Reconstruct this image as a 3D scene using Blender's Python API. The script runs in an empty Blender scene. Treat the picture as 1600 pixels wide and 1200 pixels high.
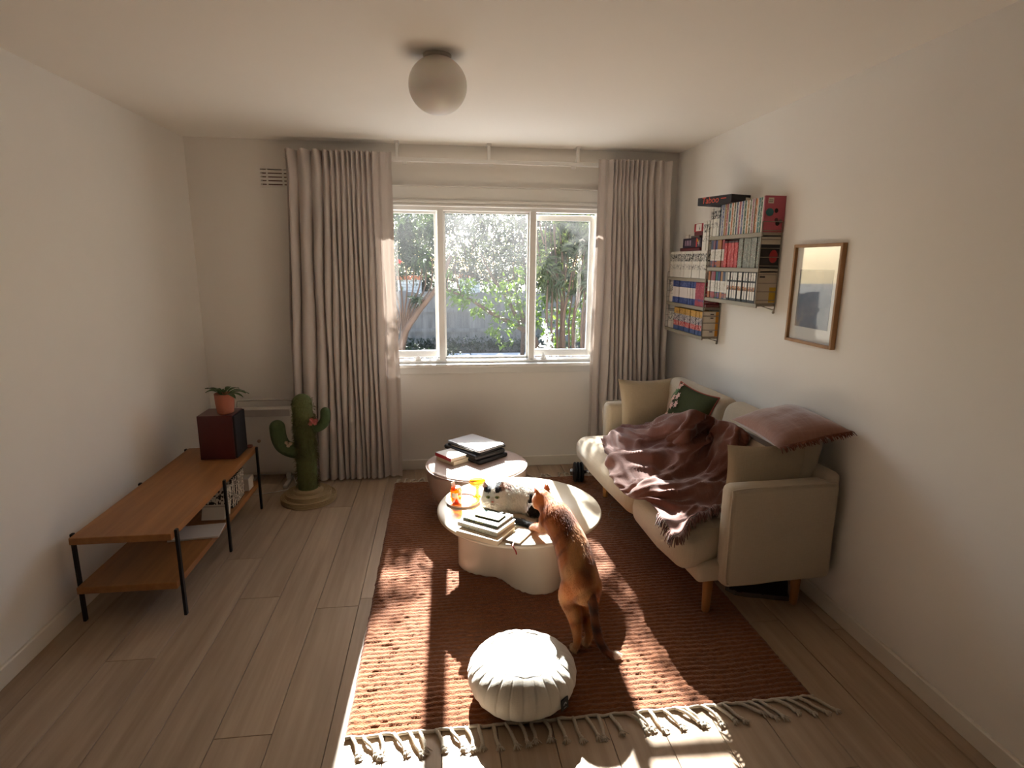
import bpy, bmesh, math, random
import numpy as np
from mathutils import Vector, Matrix, noise
random.seed(7)
PI = math.pi
S = bpy.context.scene
COL = S.collection

# ------------------------------------------------------------------ camera
FPX = 900.0
CAM = np.array([0.0, 0.0, 1.60])
_d = np.array([(685.-800)/FPX, -(408.-600)/FPX, -1.]); _d /= np.linalg.norm(_d)
_h = np.array([math.cos(math.radians(.5)), -math.sin(math.radians(.5)), 0.])
_u = np.cross(_h, _d); _u /= np.linalg.norm(_u)
if _u[1] < 0: _u = -_u
_x = np.cross(_d, _u)
RM = np.stack([_x, _d, _u], 1)            # camera <- world
def ray(u, v):
    return RM.T @ np.array([(u-800.)/FPX, -(v-600.)/FPX, -1.])
def on(u, v, axis, val):                  # point of a pixel's ray on the plane axis = val
    r = ray(u, v); return Vector(CAM + (val-CAM[axis])/r[axis]*r)
def flo(u, v, z=0.0): return on(u, v, 2, z)
def aty(u, v, y): return on(u, v, 1, y)

cd = bpy.data.cameras.new('camera'); cam = bpy.data.objects.new('camera', cd); COL.objects.link(cam)
cd.sensor_fit = 'HORIZONTAL'; cd.sensor_width = 36.0; cd.lens = FPX/1600*36.0
cd.clip_start = .05; cd.clip_end = 200
mw = Matrix(RM.T.tolist()).to_4x4(); mw.translation = Vector(CAM); cam.matrix_world = mw
S.camera = cam

# ------------------------------------------------------------------ world, sun, exposure
SUN_EL = math.radians(33.3)
TAN = math.tan(SUN_EL)
W = bpy.data.worlds.new('sky'); S.world = W; W.use_nodes = True
wn = W.node_tree; wn.nodes.clear()
sk = wn.nodes.new('ShaderNodeTexSky'); sk.sky_type = 'NISHITA'; sk.sun_disc = False
sk.sun_elevation = SUN_EL; sk.sun_rotation = 0.0; sk.altitude = 50; sk.dust_density = 1.5
bg = wn.nodes.new('ShaderNodeBackground'); bg.inputs['Strength'].default_value = 0.4
wo = wn.nodes.new('ShaderNodeOutputWorld')
wn.links.new(sk.outputs[0], bg.inputs[0]); wn.links.new(bg.outputs[0], wo.inputs[0])
sl = bpy.data.lights.new('sun_offscreen', 'SUN'); sl.energy = 28.0; sl.angle = math.radians(.6); sl.color = (1.0, .97, .94)
so = bpy.data.objects.new('sun_offscreen', sl); COL.objects.link(so)
so.rotation_euler = Vector((0.02, 1.0, TAN)).to_track_quat('Z', 'Y').to_euler()
so.location = (0, 12, 9)
vs = S.view_settings
vs.view_transform = 'Standard'; vs.look = 'None'; vs.exposure = 1.3; vs.gamma = 1.0; vs.use_curve_mapping = False

# ------------------------------------------------------------------ materials
def lin(c):
    return tuple((x/12.92 if x <= .04045 else ((x+.055)/1.055)**2.4) for x in c)
def rgb(r, g, b): return lin((r/255., g/255., b/255.))
class NT:
    def __init__(s, name):
        s.m = bpy.data.materials.new(name); s.m.use_nodes = True; s.t = s.m.node_tree; s.t.nodes.clear()
        s.out = s.n('ShaderNodeOutputMaterial')
    def n(s, ty, **k):
        nd = s.t.nodes.new(ty)
        for a, b in k.items(): setattr(nd, a, b)
        return nd
    def l(s, a, b): s.t.links.new(a, b)
    def val(s, nd, key, v):
        if hasattr(v, 'is_linked') or isinstance(v, bpy.types.NodeSocket): s.l(v, nd.inputs[key])
        else: nd.inputs[key].default_value = v
        return nd
    def math(s, op, a, b=0.0, c=None):
        nd = s.n('ShaderNodeMath', operation=op); s.val(nd, 0, a); s.val(nd, 1, b)
        if c is not None: s.val(nd, 2, c)
        return nd.outputs[0]
    def mix(s, f, a, b):
        nd = s.n('ShaderNodeMix', data_type='RGBA'); s.val(nd, 0, f)
        for k, v in ((6, a), (7, b)):
            if isinstance(v, bpy.types.NodeSocket): s.l(v, nd.inputs[k])
            else: nd.inputs[k].default_value = (*v[:3], 1)
        return nd.outputs[2]
    def coord(s, kind='Object', scale=(1, 1, 1), rnd=False):
        tc = s.n('ShaderNodeTexCoord').outputs[kind]
        mp = s.n('ShaderNodeMapping'); s.l(tc, mp.inputs[0]); mp.inputs['Scale'].default_value = scale
        o = mp.outputs[0]
        if rnd:
            oi = s.n('ShaderNodeObjectInfo'); va = s.n('ShaderNodeVectorMath', operation='ADD')
            mu = s.math('MULTIPLY', oi.outputs['Random'], 37.0)
            s.l(o, va.inputs[0]); s.l(mu, va.inputs[1]); o = va.outputs[0]
        return o
    def noise(s, vec, scale, detail=3, rough=.5):
        nd = s.n('ShaderNodeTexNoise'); s.l(vec, nd.inputs['Vector'])
        nd.inputs['Scale'].default_value = scale; nd.inputs['Detail'].default_value = detail; nd.inputs['Roughness'].default_value = rough
        return nd.outputs[0]
    def ramp(s, f, stops):
        nd = s.n('ShaderNodeValToRGB'); s.l(f, nd.inputs[0]); e = nd.color_ramp.elements
        while len(e) < len(stops): e.new(.5)
        for i, (p, c) in enumerate(stops): e[i].position = p; e[i].color = (*c[:3], 1)
        return nd.outputs[0]
    def bsdf(s, color, rough=.6, metal=0., spec=.5, **k):
        b = s.n('ShaderNodeBsdfPrincipled')
        if isinstance(color, bpy.types.NodeSocket): s.l(color, b.inputs['Base Color'])
        else: b.inputs['Base Color'].default_value = (*color[:3], 1)
        s.val(b, 'Roughness', rough); s.val(b, 'Metallic', metal); s.val(b, 'Specular IOR Level', spec)
        for a, v in k.items(): s.val(b, a.replace('_', ' '), v)
        return b
    def bump(s, b, h, strength=.3, dist=.01):
        bp = s.n('ShaderNodeBump'); s.l(h, bp.inputs['Height']); bp.inputs['Strength'].default_value = strength; bp.inputs['Distance'].default_value = dist
        s.l(bp.outputs[0], b.inputs['Normal'])
    def end(s, sh): s.l(sh.outputs[0] if hasattr(sh, 'outputs') else sh, s.out.inputs[0]); return s.m
MATS = {}
def simple(name, col, rough=.6, metal=0., var=.0, scale=20., bump=0., bdist=.004, spec=.5, stretch=(1, 1, 1), rnd=False, **k):
    if name in MATS: return MATS[name]
    t = NT(name); c = col
    if var or bump:
        v = t.coord('Object', stretch, rnd); nz = t.noise(v, scale, 4)
        if var: c = t.mix(nz, tuple(x*(1-var) for x in col), tuple(min(1, x*(1+var)) for x in col))
    b = t.bsdf(c, rough, metal, spec, **k)
    if bump: t.bump(b, nz, bump, bdist)
    MATS[name] = t.end(b); return MATS[name]
def fabric(name, col, weave=350., var=.12, trans=0., bump=.35, sheen=.2, tcol=None):
    if name in MATS: return MATS[name]
    t = NT(name); v = t.coord('Object')
    a = t.noise(t.coord('Object', (weave, weave*.12, weave*.12)), 1., 2); b2 = t.noise(t.coord('Object', (weave*.12, weave, weave)), 1., 2)
    big = t.noise(v, 7., 3)
    w = t.math('ADD', a, b2); w2 = t.math('ADD', t.math('MULTIPLY', w, .35), t.math('MULTIPLY', big, .3))
    c = t.mix(w2, tuple(x*(1-var*2) for x in col), tuple(min(1, x*(1+var*2)) for x in col))
    b = t.bsdf(c, .9, 0., .15, Sheen_Weight=sheen); t.bump(b, w, bump, .002)
    if trans:
        tr = t.n('ShaderNodeBsdfTranslucent'); tr.inputs[0].default_value = (*(tcol or col), 1)
        mx = t.n('ShaderNodeMixShader'); mx.inputs[0].default_value = trans
        t.l(b.outputs[0], mx.inputs[1]); t.l(tr.outputs[0], mx.inputs[2]); MATS[name] = t.end(mx)
    else: MATS[name] = t.end(b)
    return MATS[name]
def wood(name, c1, c2, axis=1, rough=.5, scale=1., knots=False):
    if name in MATS: return MATS[name]
    t = NT(name); st = [28*scale]*3; st[axis] = 1.6*scale
    v = t.coord('Object', tuple(st), True); g = t.noise(v, 1., 5, .6)
    st2 = [5*scale]*3; st2[axis] = .7*scale
    g2 = t.noise(t.coord('Object', tuple(st2), True), 1., 3)
    f = t.math('ADD', t.math('MULTIPLY', g, .55), t.math('MULTIPLY', g2, .45))
    c = t.ramp(f, [(.3, c1), (.7, c2)])
    if knots:
        vo = t.n('ShaderNodeTexVoronoi'); kv = t.coord('Object', (2.2, 1.0, 1), True); t.l(kv, vo.inputs['Vector']); vo.inputs['Scale'].default_value = 1.6
        k = t.math('LESS_THAN', vo.outputs['Distance'], .045)
        kk = t.math('MULTIPLY', k, t.math('MULTIPLY', t.noise(t.coord('Object', (60, 20, 1), True), 1., 3), .8))
        c = t.mix(kk, c, tuple(x*.3 for x in c1))
        oi = t.n('ShaderNodeObjectInfo')
        c = t.mix(t.math('MULTIPLY', oi.outputs['Random'], .22), c, tuple(x*.72 for x in c1))
    b = t.bsdf(c, rough, 0, .4); t.bump(b, g, .12, .002)
    MATS[name] = t.end(b); return MATS[name]
def glassy(name, tint, dirt=0., gloss=.06):
    if name in MATS: return MATS[name]
    t = NT(name)
    tr = t.n('ShaderNodeBsdfTransparent'); tr.inputs[0].default_value = (*tint, 1)
    gl = t.n('ShaderNodeBsdfGlossy'); gl.inputs['Roughness'].default_value = .03; gl.inputs[0].default_value = (1, 1, 1, 1)
    lw = t.n('ShaderNodeLayerWeight'); lw.inputs[0].default_value = .25
    f = t.math('ADD', t.math('MULTIPLY', lw.outputs['Facing'], gloss*3), gloss*.5)
    mx = t.n('ShaderNodeMixShader'); t.l(f, mx.inputs[0]); t.l(tr.outputs[0], mx.inputs[1]); t.l(gl.outputs[0], mx.inputs[2])
    o = mx
    if dirt:
        tl = t.n('ShaderNodeBsdfTranslucent'); tl.inputs[0].default_value = (.92, .92, .92, 1)
        v = t.coord('Generated')
        sp = t.noise(t.coord('Object', (1, 1, 1)), 260., 2, .6)
        spk = t.math('MULTIPLY', t.math('GREATER_THAN', sp, .66), .3)
        big = t.noise(t.coord('Object'), 5., 4)
        sx = t.n('ShaderNodeSeparateXYZ'); t.l(v, sx.inputs[0])
        up = t.math('POWER', sx.outputs[2], 2.2)
        f2 = t.math('MULTIPLY', t.math('ADD', t.math('MULTIPLY', up, big), t.math('MULTIPLY', spk, t.math('ADD', up, .15))), dirt)
        f2 = t.math('ADD', f2, dirt*.06)
        m2 = t.n('ShaderNodeMixShader'); t.l(f2, m2.inputs[0]); t.l(mx.outputs[0], m2.inputs[1]); t.l(tl.outputs[0], m2.inputs[2]); o = m2
    MATS[name] = t.end(o); return MATS[name]
def leafmat(name, col, tcol, trans=.5):
    if name in MATS: return MATS[name]
    t = NT(name); nz = t.noise(t.coord('Object'), 3.5, 2)
    c = t.mix(nz, tuple(x*.6 for x in col), tuple(min(1, x*1.4) for x in col))
    b = t.bsdf(c, .45, 0, .4)
    tr = t.n('ShaderNodeBsdfTranslucent'); c2 = t.mix(nz, tuple(x*.6 for x in tcol), tuple(min(1, x*1.3) for x in tcol)); t.l(c2, tr.inputs[0])
    mx = t.n('ShaderNodeMixShader'); mx.inputs[0].default_value = trans
    t.l(b.outputs[0], mx.inputs[1]); t.l(tr.outputs[0], mx.inputs[2]); MATS[name] = t.end(mx); return MATS[name]
def furmat(name, rough=.75):
    if name in MATS: return MATS[name]
    t = NT(name); a = t.n('ShaderNodeAttribute'); a.attribute_name = 'coat'
    nz = t.noise(t.coord('Object'), 140., 2)
    c = t.mix(t.math('MULTIPLY', nz, .35), a.outputs['Color'], (.0, .0, .0))
    b = t.bsdf(c, rough, 0, .2, Sheen_Weight=.3)
    tr = t.n('ShaderNodeBsdfTranslucent'); t.l(a.outputs['Color'], tr.inputs[0])
    mx = t.n('ShaderNodeMixShader'); mx.inputs[0].default_value = .18
    t.l(b.outputs[0], mx.inputs[1]); t.l(tr.outputs[0], mx.inputs[2]); MATS[name] = t.end(mx); return MATS[name]

# ------------------------------------------------------------------ mesh helpers
class MB:
    def __init__(s): s.v = []; s.f = []; s.mi = []; s.cur = 0
    def add(s, vs_, fs, M=None, mi=None):
        o = len(s.v); s.v += [tuple(M @ Vector(p)) if M else tuple(p) for p in vs_]
        s.f += [tuple(i+o for i in f) for f in fs]; s.mi += [s.cur if mi is None else mi]*len(fs); return s
    def box(s, c, d, M=None, bev=0., seg=2, mi=None):
        x, y, z = d[0]/2, d[1]/2, d[2]/2
        if bev > 0:
            bm = bmesh.new(); bmesh.ops.create_cube(bm, size=1.)
            for v in bm.verts: v.co = Vector((v.co.x*d[0]+c[0], v.co.y*d[1]+c[1], v.co.z*d[2]+c[2]))
            bmesh.ops.bevel(bm, geom=bm.edges[:], offset=min(bev, min(d)*.49), segments=seg, profile=.5, affect='EDGES')
            bm.verts.index_update(); vv = [v.co[:] for v in bm.verts]; ff = [[v.index for v in f.verts] for f in bm.faces]; bm.free()
            return s.add(vv, ff, M, mi)
        vv = [(c[0]+a*x, c[1]+b*y, c[2]+e*z) for a in (-1, 1) for b in (-1, 1) for e in (-1, 1)]
        return s.add(vv, [(0, 1, 3, 2), (4, 6, 7, 5), (0, 4, 5, 1), (2, 3, 7, 6), (0, 2, 6, 4), (1, 5, 7, 3)], M, mi)
    def tube(s, pts, rad, n=8, cap=True, mi=None, M=None, flat=1.0):
        pts = [Vector(p) for p in pts]; N = len(pts)
        if not hasattr(rad, '__len__'): rad = [rad]*N
        vv = []; ff = []; up = None
        for i, p in enumerate(pts):
            t = (pts[min(i+1, N-1)]-pts[max(i-1, 0)]).normalized()
            if up is None:
                up = Vector((0, 0, 1)) if abs(t.z) < .9 else Vector((1, 0, 0))
            a = t.cross(up).normalized(); b = a.cross(t).normalized(); up = b
            for k in range(n):
                w = 2*PI*k/n; vv.append(p + a*math.cos(w)*rad[i] + b*math.sin(w)*rad[i]*flat)
        for i in range(N-1):
            for k in range(n):
                ff.append((i*n+k, i*n+(k+1) % n, (i+1)*n+(k+1) % n, (i+1)*n+k))
        if cap: ff.append(tuple(range(n))[::-1]); ff.append(tuple((N-1)*n+k for k in range(n)))
        return s.add(vv, ff, M, mi)
    def lathe(s, prof, n=32, c=(0, 0, 0), M=None, mi=None, rf=None, caps=True):
        vv = []; ff = []; N = len(prof)
        for (r, z) in prof:
            for k in range(n):
                w = 2*PI*k/n; rr = r*(rf(w, z) if rf else 1.); vv.append((c[0]+rr*math.cos(w), c[1]+rr*math.sin(w), c[2]+z))
        for i in range(N-1):
            for k in range(n): ff.append((i*n+k, i*n+(k+1) % n, (i+1)*n+(k+1) % n, (i+1)*n+k))
        if caps:
            if prof[0][0] > 1e-5: ff.append(tuple(range(n))[::-1])
            if prof[-1][0] > 1e-5: ff.append(tuple((N-1)*n+k for k in range(n)))
        return s.add(vv, ff, M, mi)
    def ell(s, c, r, n=16, m=10, M=None, mi=None):
        prof = [(max(1e-6, math.sin(PI*i/m)), -math.cos(PI*i/m)) for i in range(m+1)]
        MM = Matrix.Translation(Vector(c)) @ (M or Matrix()) @ Matrix.Diagonal((r[0], r[1], r[2], 1))
        return s.lathe(prof, n, (0, 0, 0), MM, mi, caps=False)
    def grid(s, fn, nu, nv, mi=None, cu=False, M=None):
        vv = [fn(i/(nu if cu else nu-1), j/(nv-1)) for j in range(nv) for i in range(nu)]; ff = []
        for j in range(nv-1):
            for i in range(nu if cu else nu-1):
                i2 = (i+1) % nu; ff.append((j*nu+i, j*nu+i2, (j+1)*nu+i2, (j+1)*nu+i))
        return s.add(vv, ff, M, mi)
    def build(s, name, mats, parent=None, smooth=False, world=False, org=None):
        V = [Vector(p) for p in s.v]; off = Vector((0, 0, 0))
        if parent is None:
            if org is None:
                xs = [p.x for p in V]; ys = [p.y for p in V]; zs = [p.z for p in V]
                off = Vector(((min(xs)+max(xs))/2, (min(ys)+max(ys))/2, min(zs)))
            else: off = Vector(org)
            V = [p-off for p in V]
        elif world:
            R = MTX[parent.name].inverted(); V = [R @ p for p in V]
        me = bpy.data.meshes.new(name); me.from_pydata([tuple(p) for p in V], [], s.f)
        if not isinstance(mats, (list, tuple)): mats = [mats]
        for m in mats: me.materials.append(m)
        if len(mats) > 1: me.polygons.foreach_set('material_index', s.mi)
        if smooth: me.polygons.foreach_set('use_smooth', [True]*len(me.polygons))
        me.update()
        o = bpy.data.objects.new(name, me); COL.objects.link(o); o.location = off
        MTX[o.name] = Matrix.Translation(off)
        if parent is not None:
            o.parent = parent; o.location = (0, 0, 0); MTX[o.name] = MTX[parent.name].copy()
        return o
MTX = {}
def thing(name, label, cat, loc=(0, 0, 0), rz=0., group=None):
    o = bpy.data.objects.new(name, None); COL.objects.link(o); o.empty_display_size = .1
    o.location = loc; o.rotation_euler = (0, 0, rz)
    MTX[o.name] = Matrix.Translation(Vector(loc)) @ Matrix.Rotation(rz, 4, 'Z')
    return tag(o, label, cat, group)
def tag(o, label, cat, group=None):
    o['label'] = label; o['category'] = cat
    if group: o['group'] = group
    return o
def struct(o, label=None):
    o['kind'] = 'structure'
    if label: o['label'] = label
    return o
def stuff(o, label=None):
    o['kind'] = 'stuff'
    if label: o['label'] = label
    return o
def sepa(name, kind='structure', loc=(0, 0, 0)):
    o = bpy.data.objects.new(name, None); COL.objects.link(o); o.location = loc; o['kind'] = kind
    MTX[o.name] = Matrix.Translation(Vector(loc)); return o
def hard(o, ang=40):
    me = o.data; me.polygons.foreach_set('use_smooth', [True]*len(me.polygons)); me.update()
    try: me.set_sharp_from_angle(angle=math.radians(ang))
    except Exception: pass
    return o
def cat_rom(p, t):
    n = len(p)-1; x = min(max(t, 0), 1)*n; i = min(int(x), n-1); f = x-i
    a, b, c, d = p[max(i-1, 0)], p[i], p[i+1], p[min(i+2, n)]
    return .5*((2*b)+(c-a)*f+(2*a-5*b+4*c-d)*f*f+(3*b-a-3*c+d)*f**3)
def spline(pts, n):
    P = [Vector(p) for p in pts]; return [cat_rom(P, i/(n-1)) for i in range(n)]
def spl1(vals, n): return [cat_rom(list(vals), i/(n-1)) for i in range(n)]
def smst(a, b, x):
    t = min(1, max(0, (x-a)/(b-a))); return t*t*(3-2*t)
def nz3(x, y, z=0.): return noise.noise(Vector((x, y, z)))
def text_mesh(name, body, size, mat, parent, M, extr=.0004, shear=0.):
    cu = bpy.data.curves.new(name, 'FONT'); cu.body = body; cu.size = size; cu.extrude = extr; cu.align_x = 'CENTER'; cu.align_y = 'CENTER'; cu.shear = shear
    tmp = bpy.data.objects.new(name+'_tmp', cu); COL.objects.link(tmp)
    me = bpy.data.meshes.new_from_object(tmp.evaluated_get(bpy.context.evaluated_depsgraph_get()))
    bpy.data.objects.remove(tmp); me.transform((MTX[parent.name].inverted() if parent else Matrix()) @ M)
    me.materials.clear(); me.materials.append(mat)
    o = bpy.data.objects.new(name, me); COL.objects.link(o); o.parent = parent; return o
# ------------------------------------------------------------------ room shell
XL, XR, YW, YB, ZC = -1.68, 1.79, 4.35, -2.4, 2.40
WALL = simple('wall_paint', rgb(240, 234, 225), .85, var=.03, scale=3., bump=.05, bdist=.002)
CEIL = simple('ceiling_paint', rgb(244, 236, 224), .9, var=.02, scale=2.)
TRIM = simple('trim_gloss', rgb(232, 224, 210), .35, var=.02, scale=6.)
FRAME = simple('window_paint', rgb(232, 228, 220), .4, var=.03, scale=9.)
OAK = wood('oak_floor', rgb(152, 128, 104), rgb(196, 172, 146), 1, .42, 1., True)
WX0, WX1, WZ0, WZ1 = -.45, 1.22, .84, 1.985       # window opening
T = .14
m = MB()
VC = aty(430, 277, YW); VX0, VX1, VZ0, VZ1 = VC.x-.095, VC.x+.097, VC.z-.053, VC.z+.055   # air vent cavity
m.box(((XL-T+VX0)/2, YW+T/2, ZC/2), (VX0-XL+T, T, ZC+.2)); m.box(((VX1+WX0)/2, YW+T/2, ZC/2), (WX0-VX1, T, ZC+.2))
m.box(((VX0+VX1)/2, YW+T/2, (VZ0-.1)/2), (VX1-VX0, T, VZ0+.1)); m.box(((VX0+VX1)/2, YW+T/2, (VZ1+ZC+.1)/2), (VX1-VX0, T, ZC+.1-VZ1)); m.box(((VX0+VX1)/2, YW+T-.01, VC.z), (VX1-VX0, .02, VZ1-VZ0))
m.box(((XR+T+WX1)/2, YW+T/2, ZC/2), (XR+T-WX1, T, ZC+.2))
m.box(((WX0+WX1)/2, YW+T/2, (WZ0-.1)/2), (WX1-WX0, T, WZ0+.1)); m.box(((WX0+WX1)/2, YW+T/2, (WZ1+ZC+.1)/2), (WX1-WX0, T, ZC+.1-WZ1))
struct(m.build('wall_window', WALL))
struct(MB().box((XR+T/2, (YB+YW)/2, ZC/2), (T, YW-YB, ZC+.2)).build('wall_right', WALL))
struct(MB().box((XL-T/2, (YB+YW)/2, ZC/2), (T, YW-YB, ZC+.2)).build('wall_left', WALL))
struct(MB().box(((XL+XR)/2, YB-T/2, ZC/2), (XR-XL+2*T, T, ZC+.2)).build('wall_back', WALL))
struct(MB().box(((XL+XR)/2, (YB+YW)/2, ZC+.06), (XR-XL+2*T, YW-YB+2*T, .12)).build('ceiling', CEIL))
# floor: sub-floor and oak planks
fl = struct(MB().box(((XL+XR)/2, (YB+YW)/2, -.06), (XR-XL, YW-YB, .09)).build('floor', simple('subfloor', rgb(70, 52, 38), .9)))
PW = .193; cache = {}
k0 = -.404; cols = []
x = k0
while x > XL-PW: x -= PW
ci = 0
def plank(xa, xb, ya, yb):
    w, L = round(xb-xa-.0022, 4), round(yb-ya-.0022, 3)
    if (w, L) not in cache:
        o = MB().box((0, 0, -.0075), (w, L, .015), bev=.0012, seg=1).build('plank', OAK); cache[(w, L)] = o.data
    else:
        o = bpy.data.objects.new('plank', cache[(w, L)]); COL.objects.link(o)
    o.parent = fl; o.matrix_parent_inverse = Matrix(); o.location = Vector(((xa+xb)/2, (ya+yb)/2, -.015))-fl.location
    return o
starts = {-.404: 2.53, -.597: 2.66}
while x < XR:
    xa, xb = max(x, XL), min(x+PW, XR)
    if xb-xa > .01:
        key = round(x, 3)
        j = {(-.597): 2.52, (-.79): 1.78, (-.983): 2.64, (-.404): 2.58}.get(key, random.uniform(0, 1.9)+1.0)
        cuts = [YB]; y = j-1.9*4
        while y < YW:
            if y > YB+.15 and y < YW-.15: cuts.append(y)
            y += 1.9
        cuts.append(YW)
        for a, b in zip(cuts, cuts[1:]): plank(xa, xb, a, b)
    x += PW
# baseboards
def board(name, c, d): return struct(MB().box(c, d, bev=.004, seg=1).build(name, TRIM))
board('baseboard_window', ((XL+XR)/2, YW-.008, .04), (XR-XL, .018, .08))
board('baseboard_right', (XR-.008, (YB+YW)/2-.01, .04), (.018, YW-YB-.03, .08))
board('baseboard_left', (XL+.008, (YB+YW)/2-.01, .04), (.018, YW-YB-.03, .08))

# ------------------------------------------------------------------ window
win = sepa('window_1', loc=(.357, YW, WZ0)); win['label'] = 'white three-light window with two side casements ajar'
def wpart(name, mb, mat, smooth=False): return mb.build(name, mat, win, smooth, world=True)
cxm = (WX0+WX1)/2; FY = YW+.055                     # frame centre plane
f = MB()
f.box((cxm, FY, WZ1-.012), (WX1-WX0, .09, .03), bev=.003); f.box((cxm, FY, WZ0+.012), (WX1-WX0, .09, .03), bev=.003)
f.box((WX0+.015, FY, (WZ0+WZ1)/2), (.034, .09, WZ1-WZ0), bev=.003); f.box((WX1-.015, FY, (WZ0+WZ1)/2), (.034, .09, WZ1-WZ0), bev=.003)
wpart('frame', f, FRAME)
for mx_ in (.018, .700):
    wpart('mullion', MB().box((mx_, FY-.002, (WZ0+WZ1)/2), (.046, .096, WZ1-WZ0-.03), bev=.005), FRAME)
a = MB(); zc = 2.05
a.box((cxm, YW-.011, 2.055), (WX1-WX0+.16, .024, .125), bev=.003); a.box((cxm, YW-.018, 2.018), (WX1-WX0+.16, .036, .018), bev=.004); a.box((cxm, YW-.015, 1.992), (WX1-WX0+.1, .028, .016), bev=.004)
a.box((WX0-.04, YW-.011, (WZ0+1.99)/2), (.075, .024, 1.99-WZ0), bev=.003); a.box((WX1+.04, YW-.011, (WZ0+1.99)/2), (.075, .024, 1.99-WZ0), bev=.003)
wpart('architrave', a, FRAME)
wpart('picture_rail', MB().box((cxm, YW-.016, 2.121), (WX1-WX0+.2, .034, .008), bev=.002), FRAME)
s = MB(); s.box((cxm, YW-.005, WZ0-.012), (WX1-WX0+.16, .11, .026), bev=.006); s.box((cxm, YW+.02, WZ0+.012), (WX1-WX0, .05, .02), bev=.004)
wpart('sill', s, FRAME)
wpart('apron', MB().box((cxm, YW-.010, .79), (WX1-WX0+.12, .022, .055), bev=.003), FRAME)
GL = glassy('window_glass', (.90, .92, .92), .035)
GLS = glassy('sash_glass', (.90, .92, .92), .016)
# fixed middle light
g0, g1 = .041, .677
pb = MB()
for zz in (WZ0+.035, WZ1-.034): pb.box(((g0+g1)/2, FY+.005, zz), (g1-g0, .03, .016), bev=.002)
for xx in (g0+.006, g1-.006): pb.box((xx, FY+.005, (WZ0+WZ1)/2), (.012, .03, WZ1-WZ0-.06), bev=.002)
wpart('glazing_bead', pb, FRAME)
wpart('pane', MB().box(((g0+g1)/2, FY+.008, (WZ0+WZ1)/2), (g1-g0-.01, .004, WZ1-WZ0-.07)), GL)
# side casements hinged at the outer jambs, slightly open
def sash(xa, xb, hinge, ang, stayx, drop):
    M = Matrix.Translation((hinge, FY+.07, 0)) @ Matrix.Rotation(ang, 4, 'Z') @ Matrix.Translation((-hinge, -(FY+.07), 0))
    y = FY+.07; z0, z1 = WZ0+.03, WZ1-drop; st = .042
    q = MB()
    q.box((xa+st/2, y, (z0+z1)/2), (st, .038, z1-z0), M, .004); q.box((xb-st/2, y, (z0+z1)/2), (st, .038, z1-z0), M, .004)
    q.box(((xa+xb)/2, y, z1-st/2), (xb-xa-.01, .036, st), M, .004); q.box(((xa+xb)/2, y, z0+st/2+.004), (xb-xa-.01, .036, st+.01), M, .004)
    sh = wpart('sash', q, FRAME)
    g = MB().box(((xa+xb)/2, y+.004, (z0+z1)/2), (xb-xa-2*st+.01, .004, z1-z0-2*st+.01), M)
    g.build('pane', GLS, sh, world=True)
    lt = MB(); lt.tube([(stayx-.03, FY-.03, WZ0+.034), (stayx+.05, FY-.02, WZ0+.034)], .004, 6); lt.lathe([(.02, 0), (.021, .01), (.012, .028), (.001, .034)], 12, (stayx, FY-.035, WZ0+.024))
    lt.tube([(stayx, FY-.03, WZ0+.05), (stayx-.004, FY-.03, WZ0+.075)], .005, 6)
    lt.build('casement_stay', FRAME, sh, world=True)
sash(WX0+.02, .012, WX0+.02, math.radians(1.2), -.165, .002)
sash(.708, WX1-.02, WX1-.02, math.radians(-2.), .80, .036)

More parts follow.
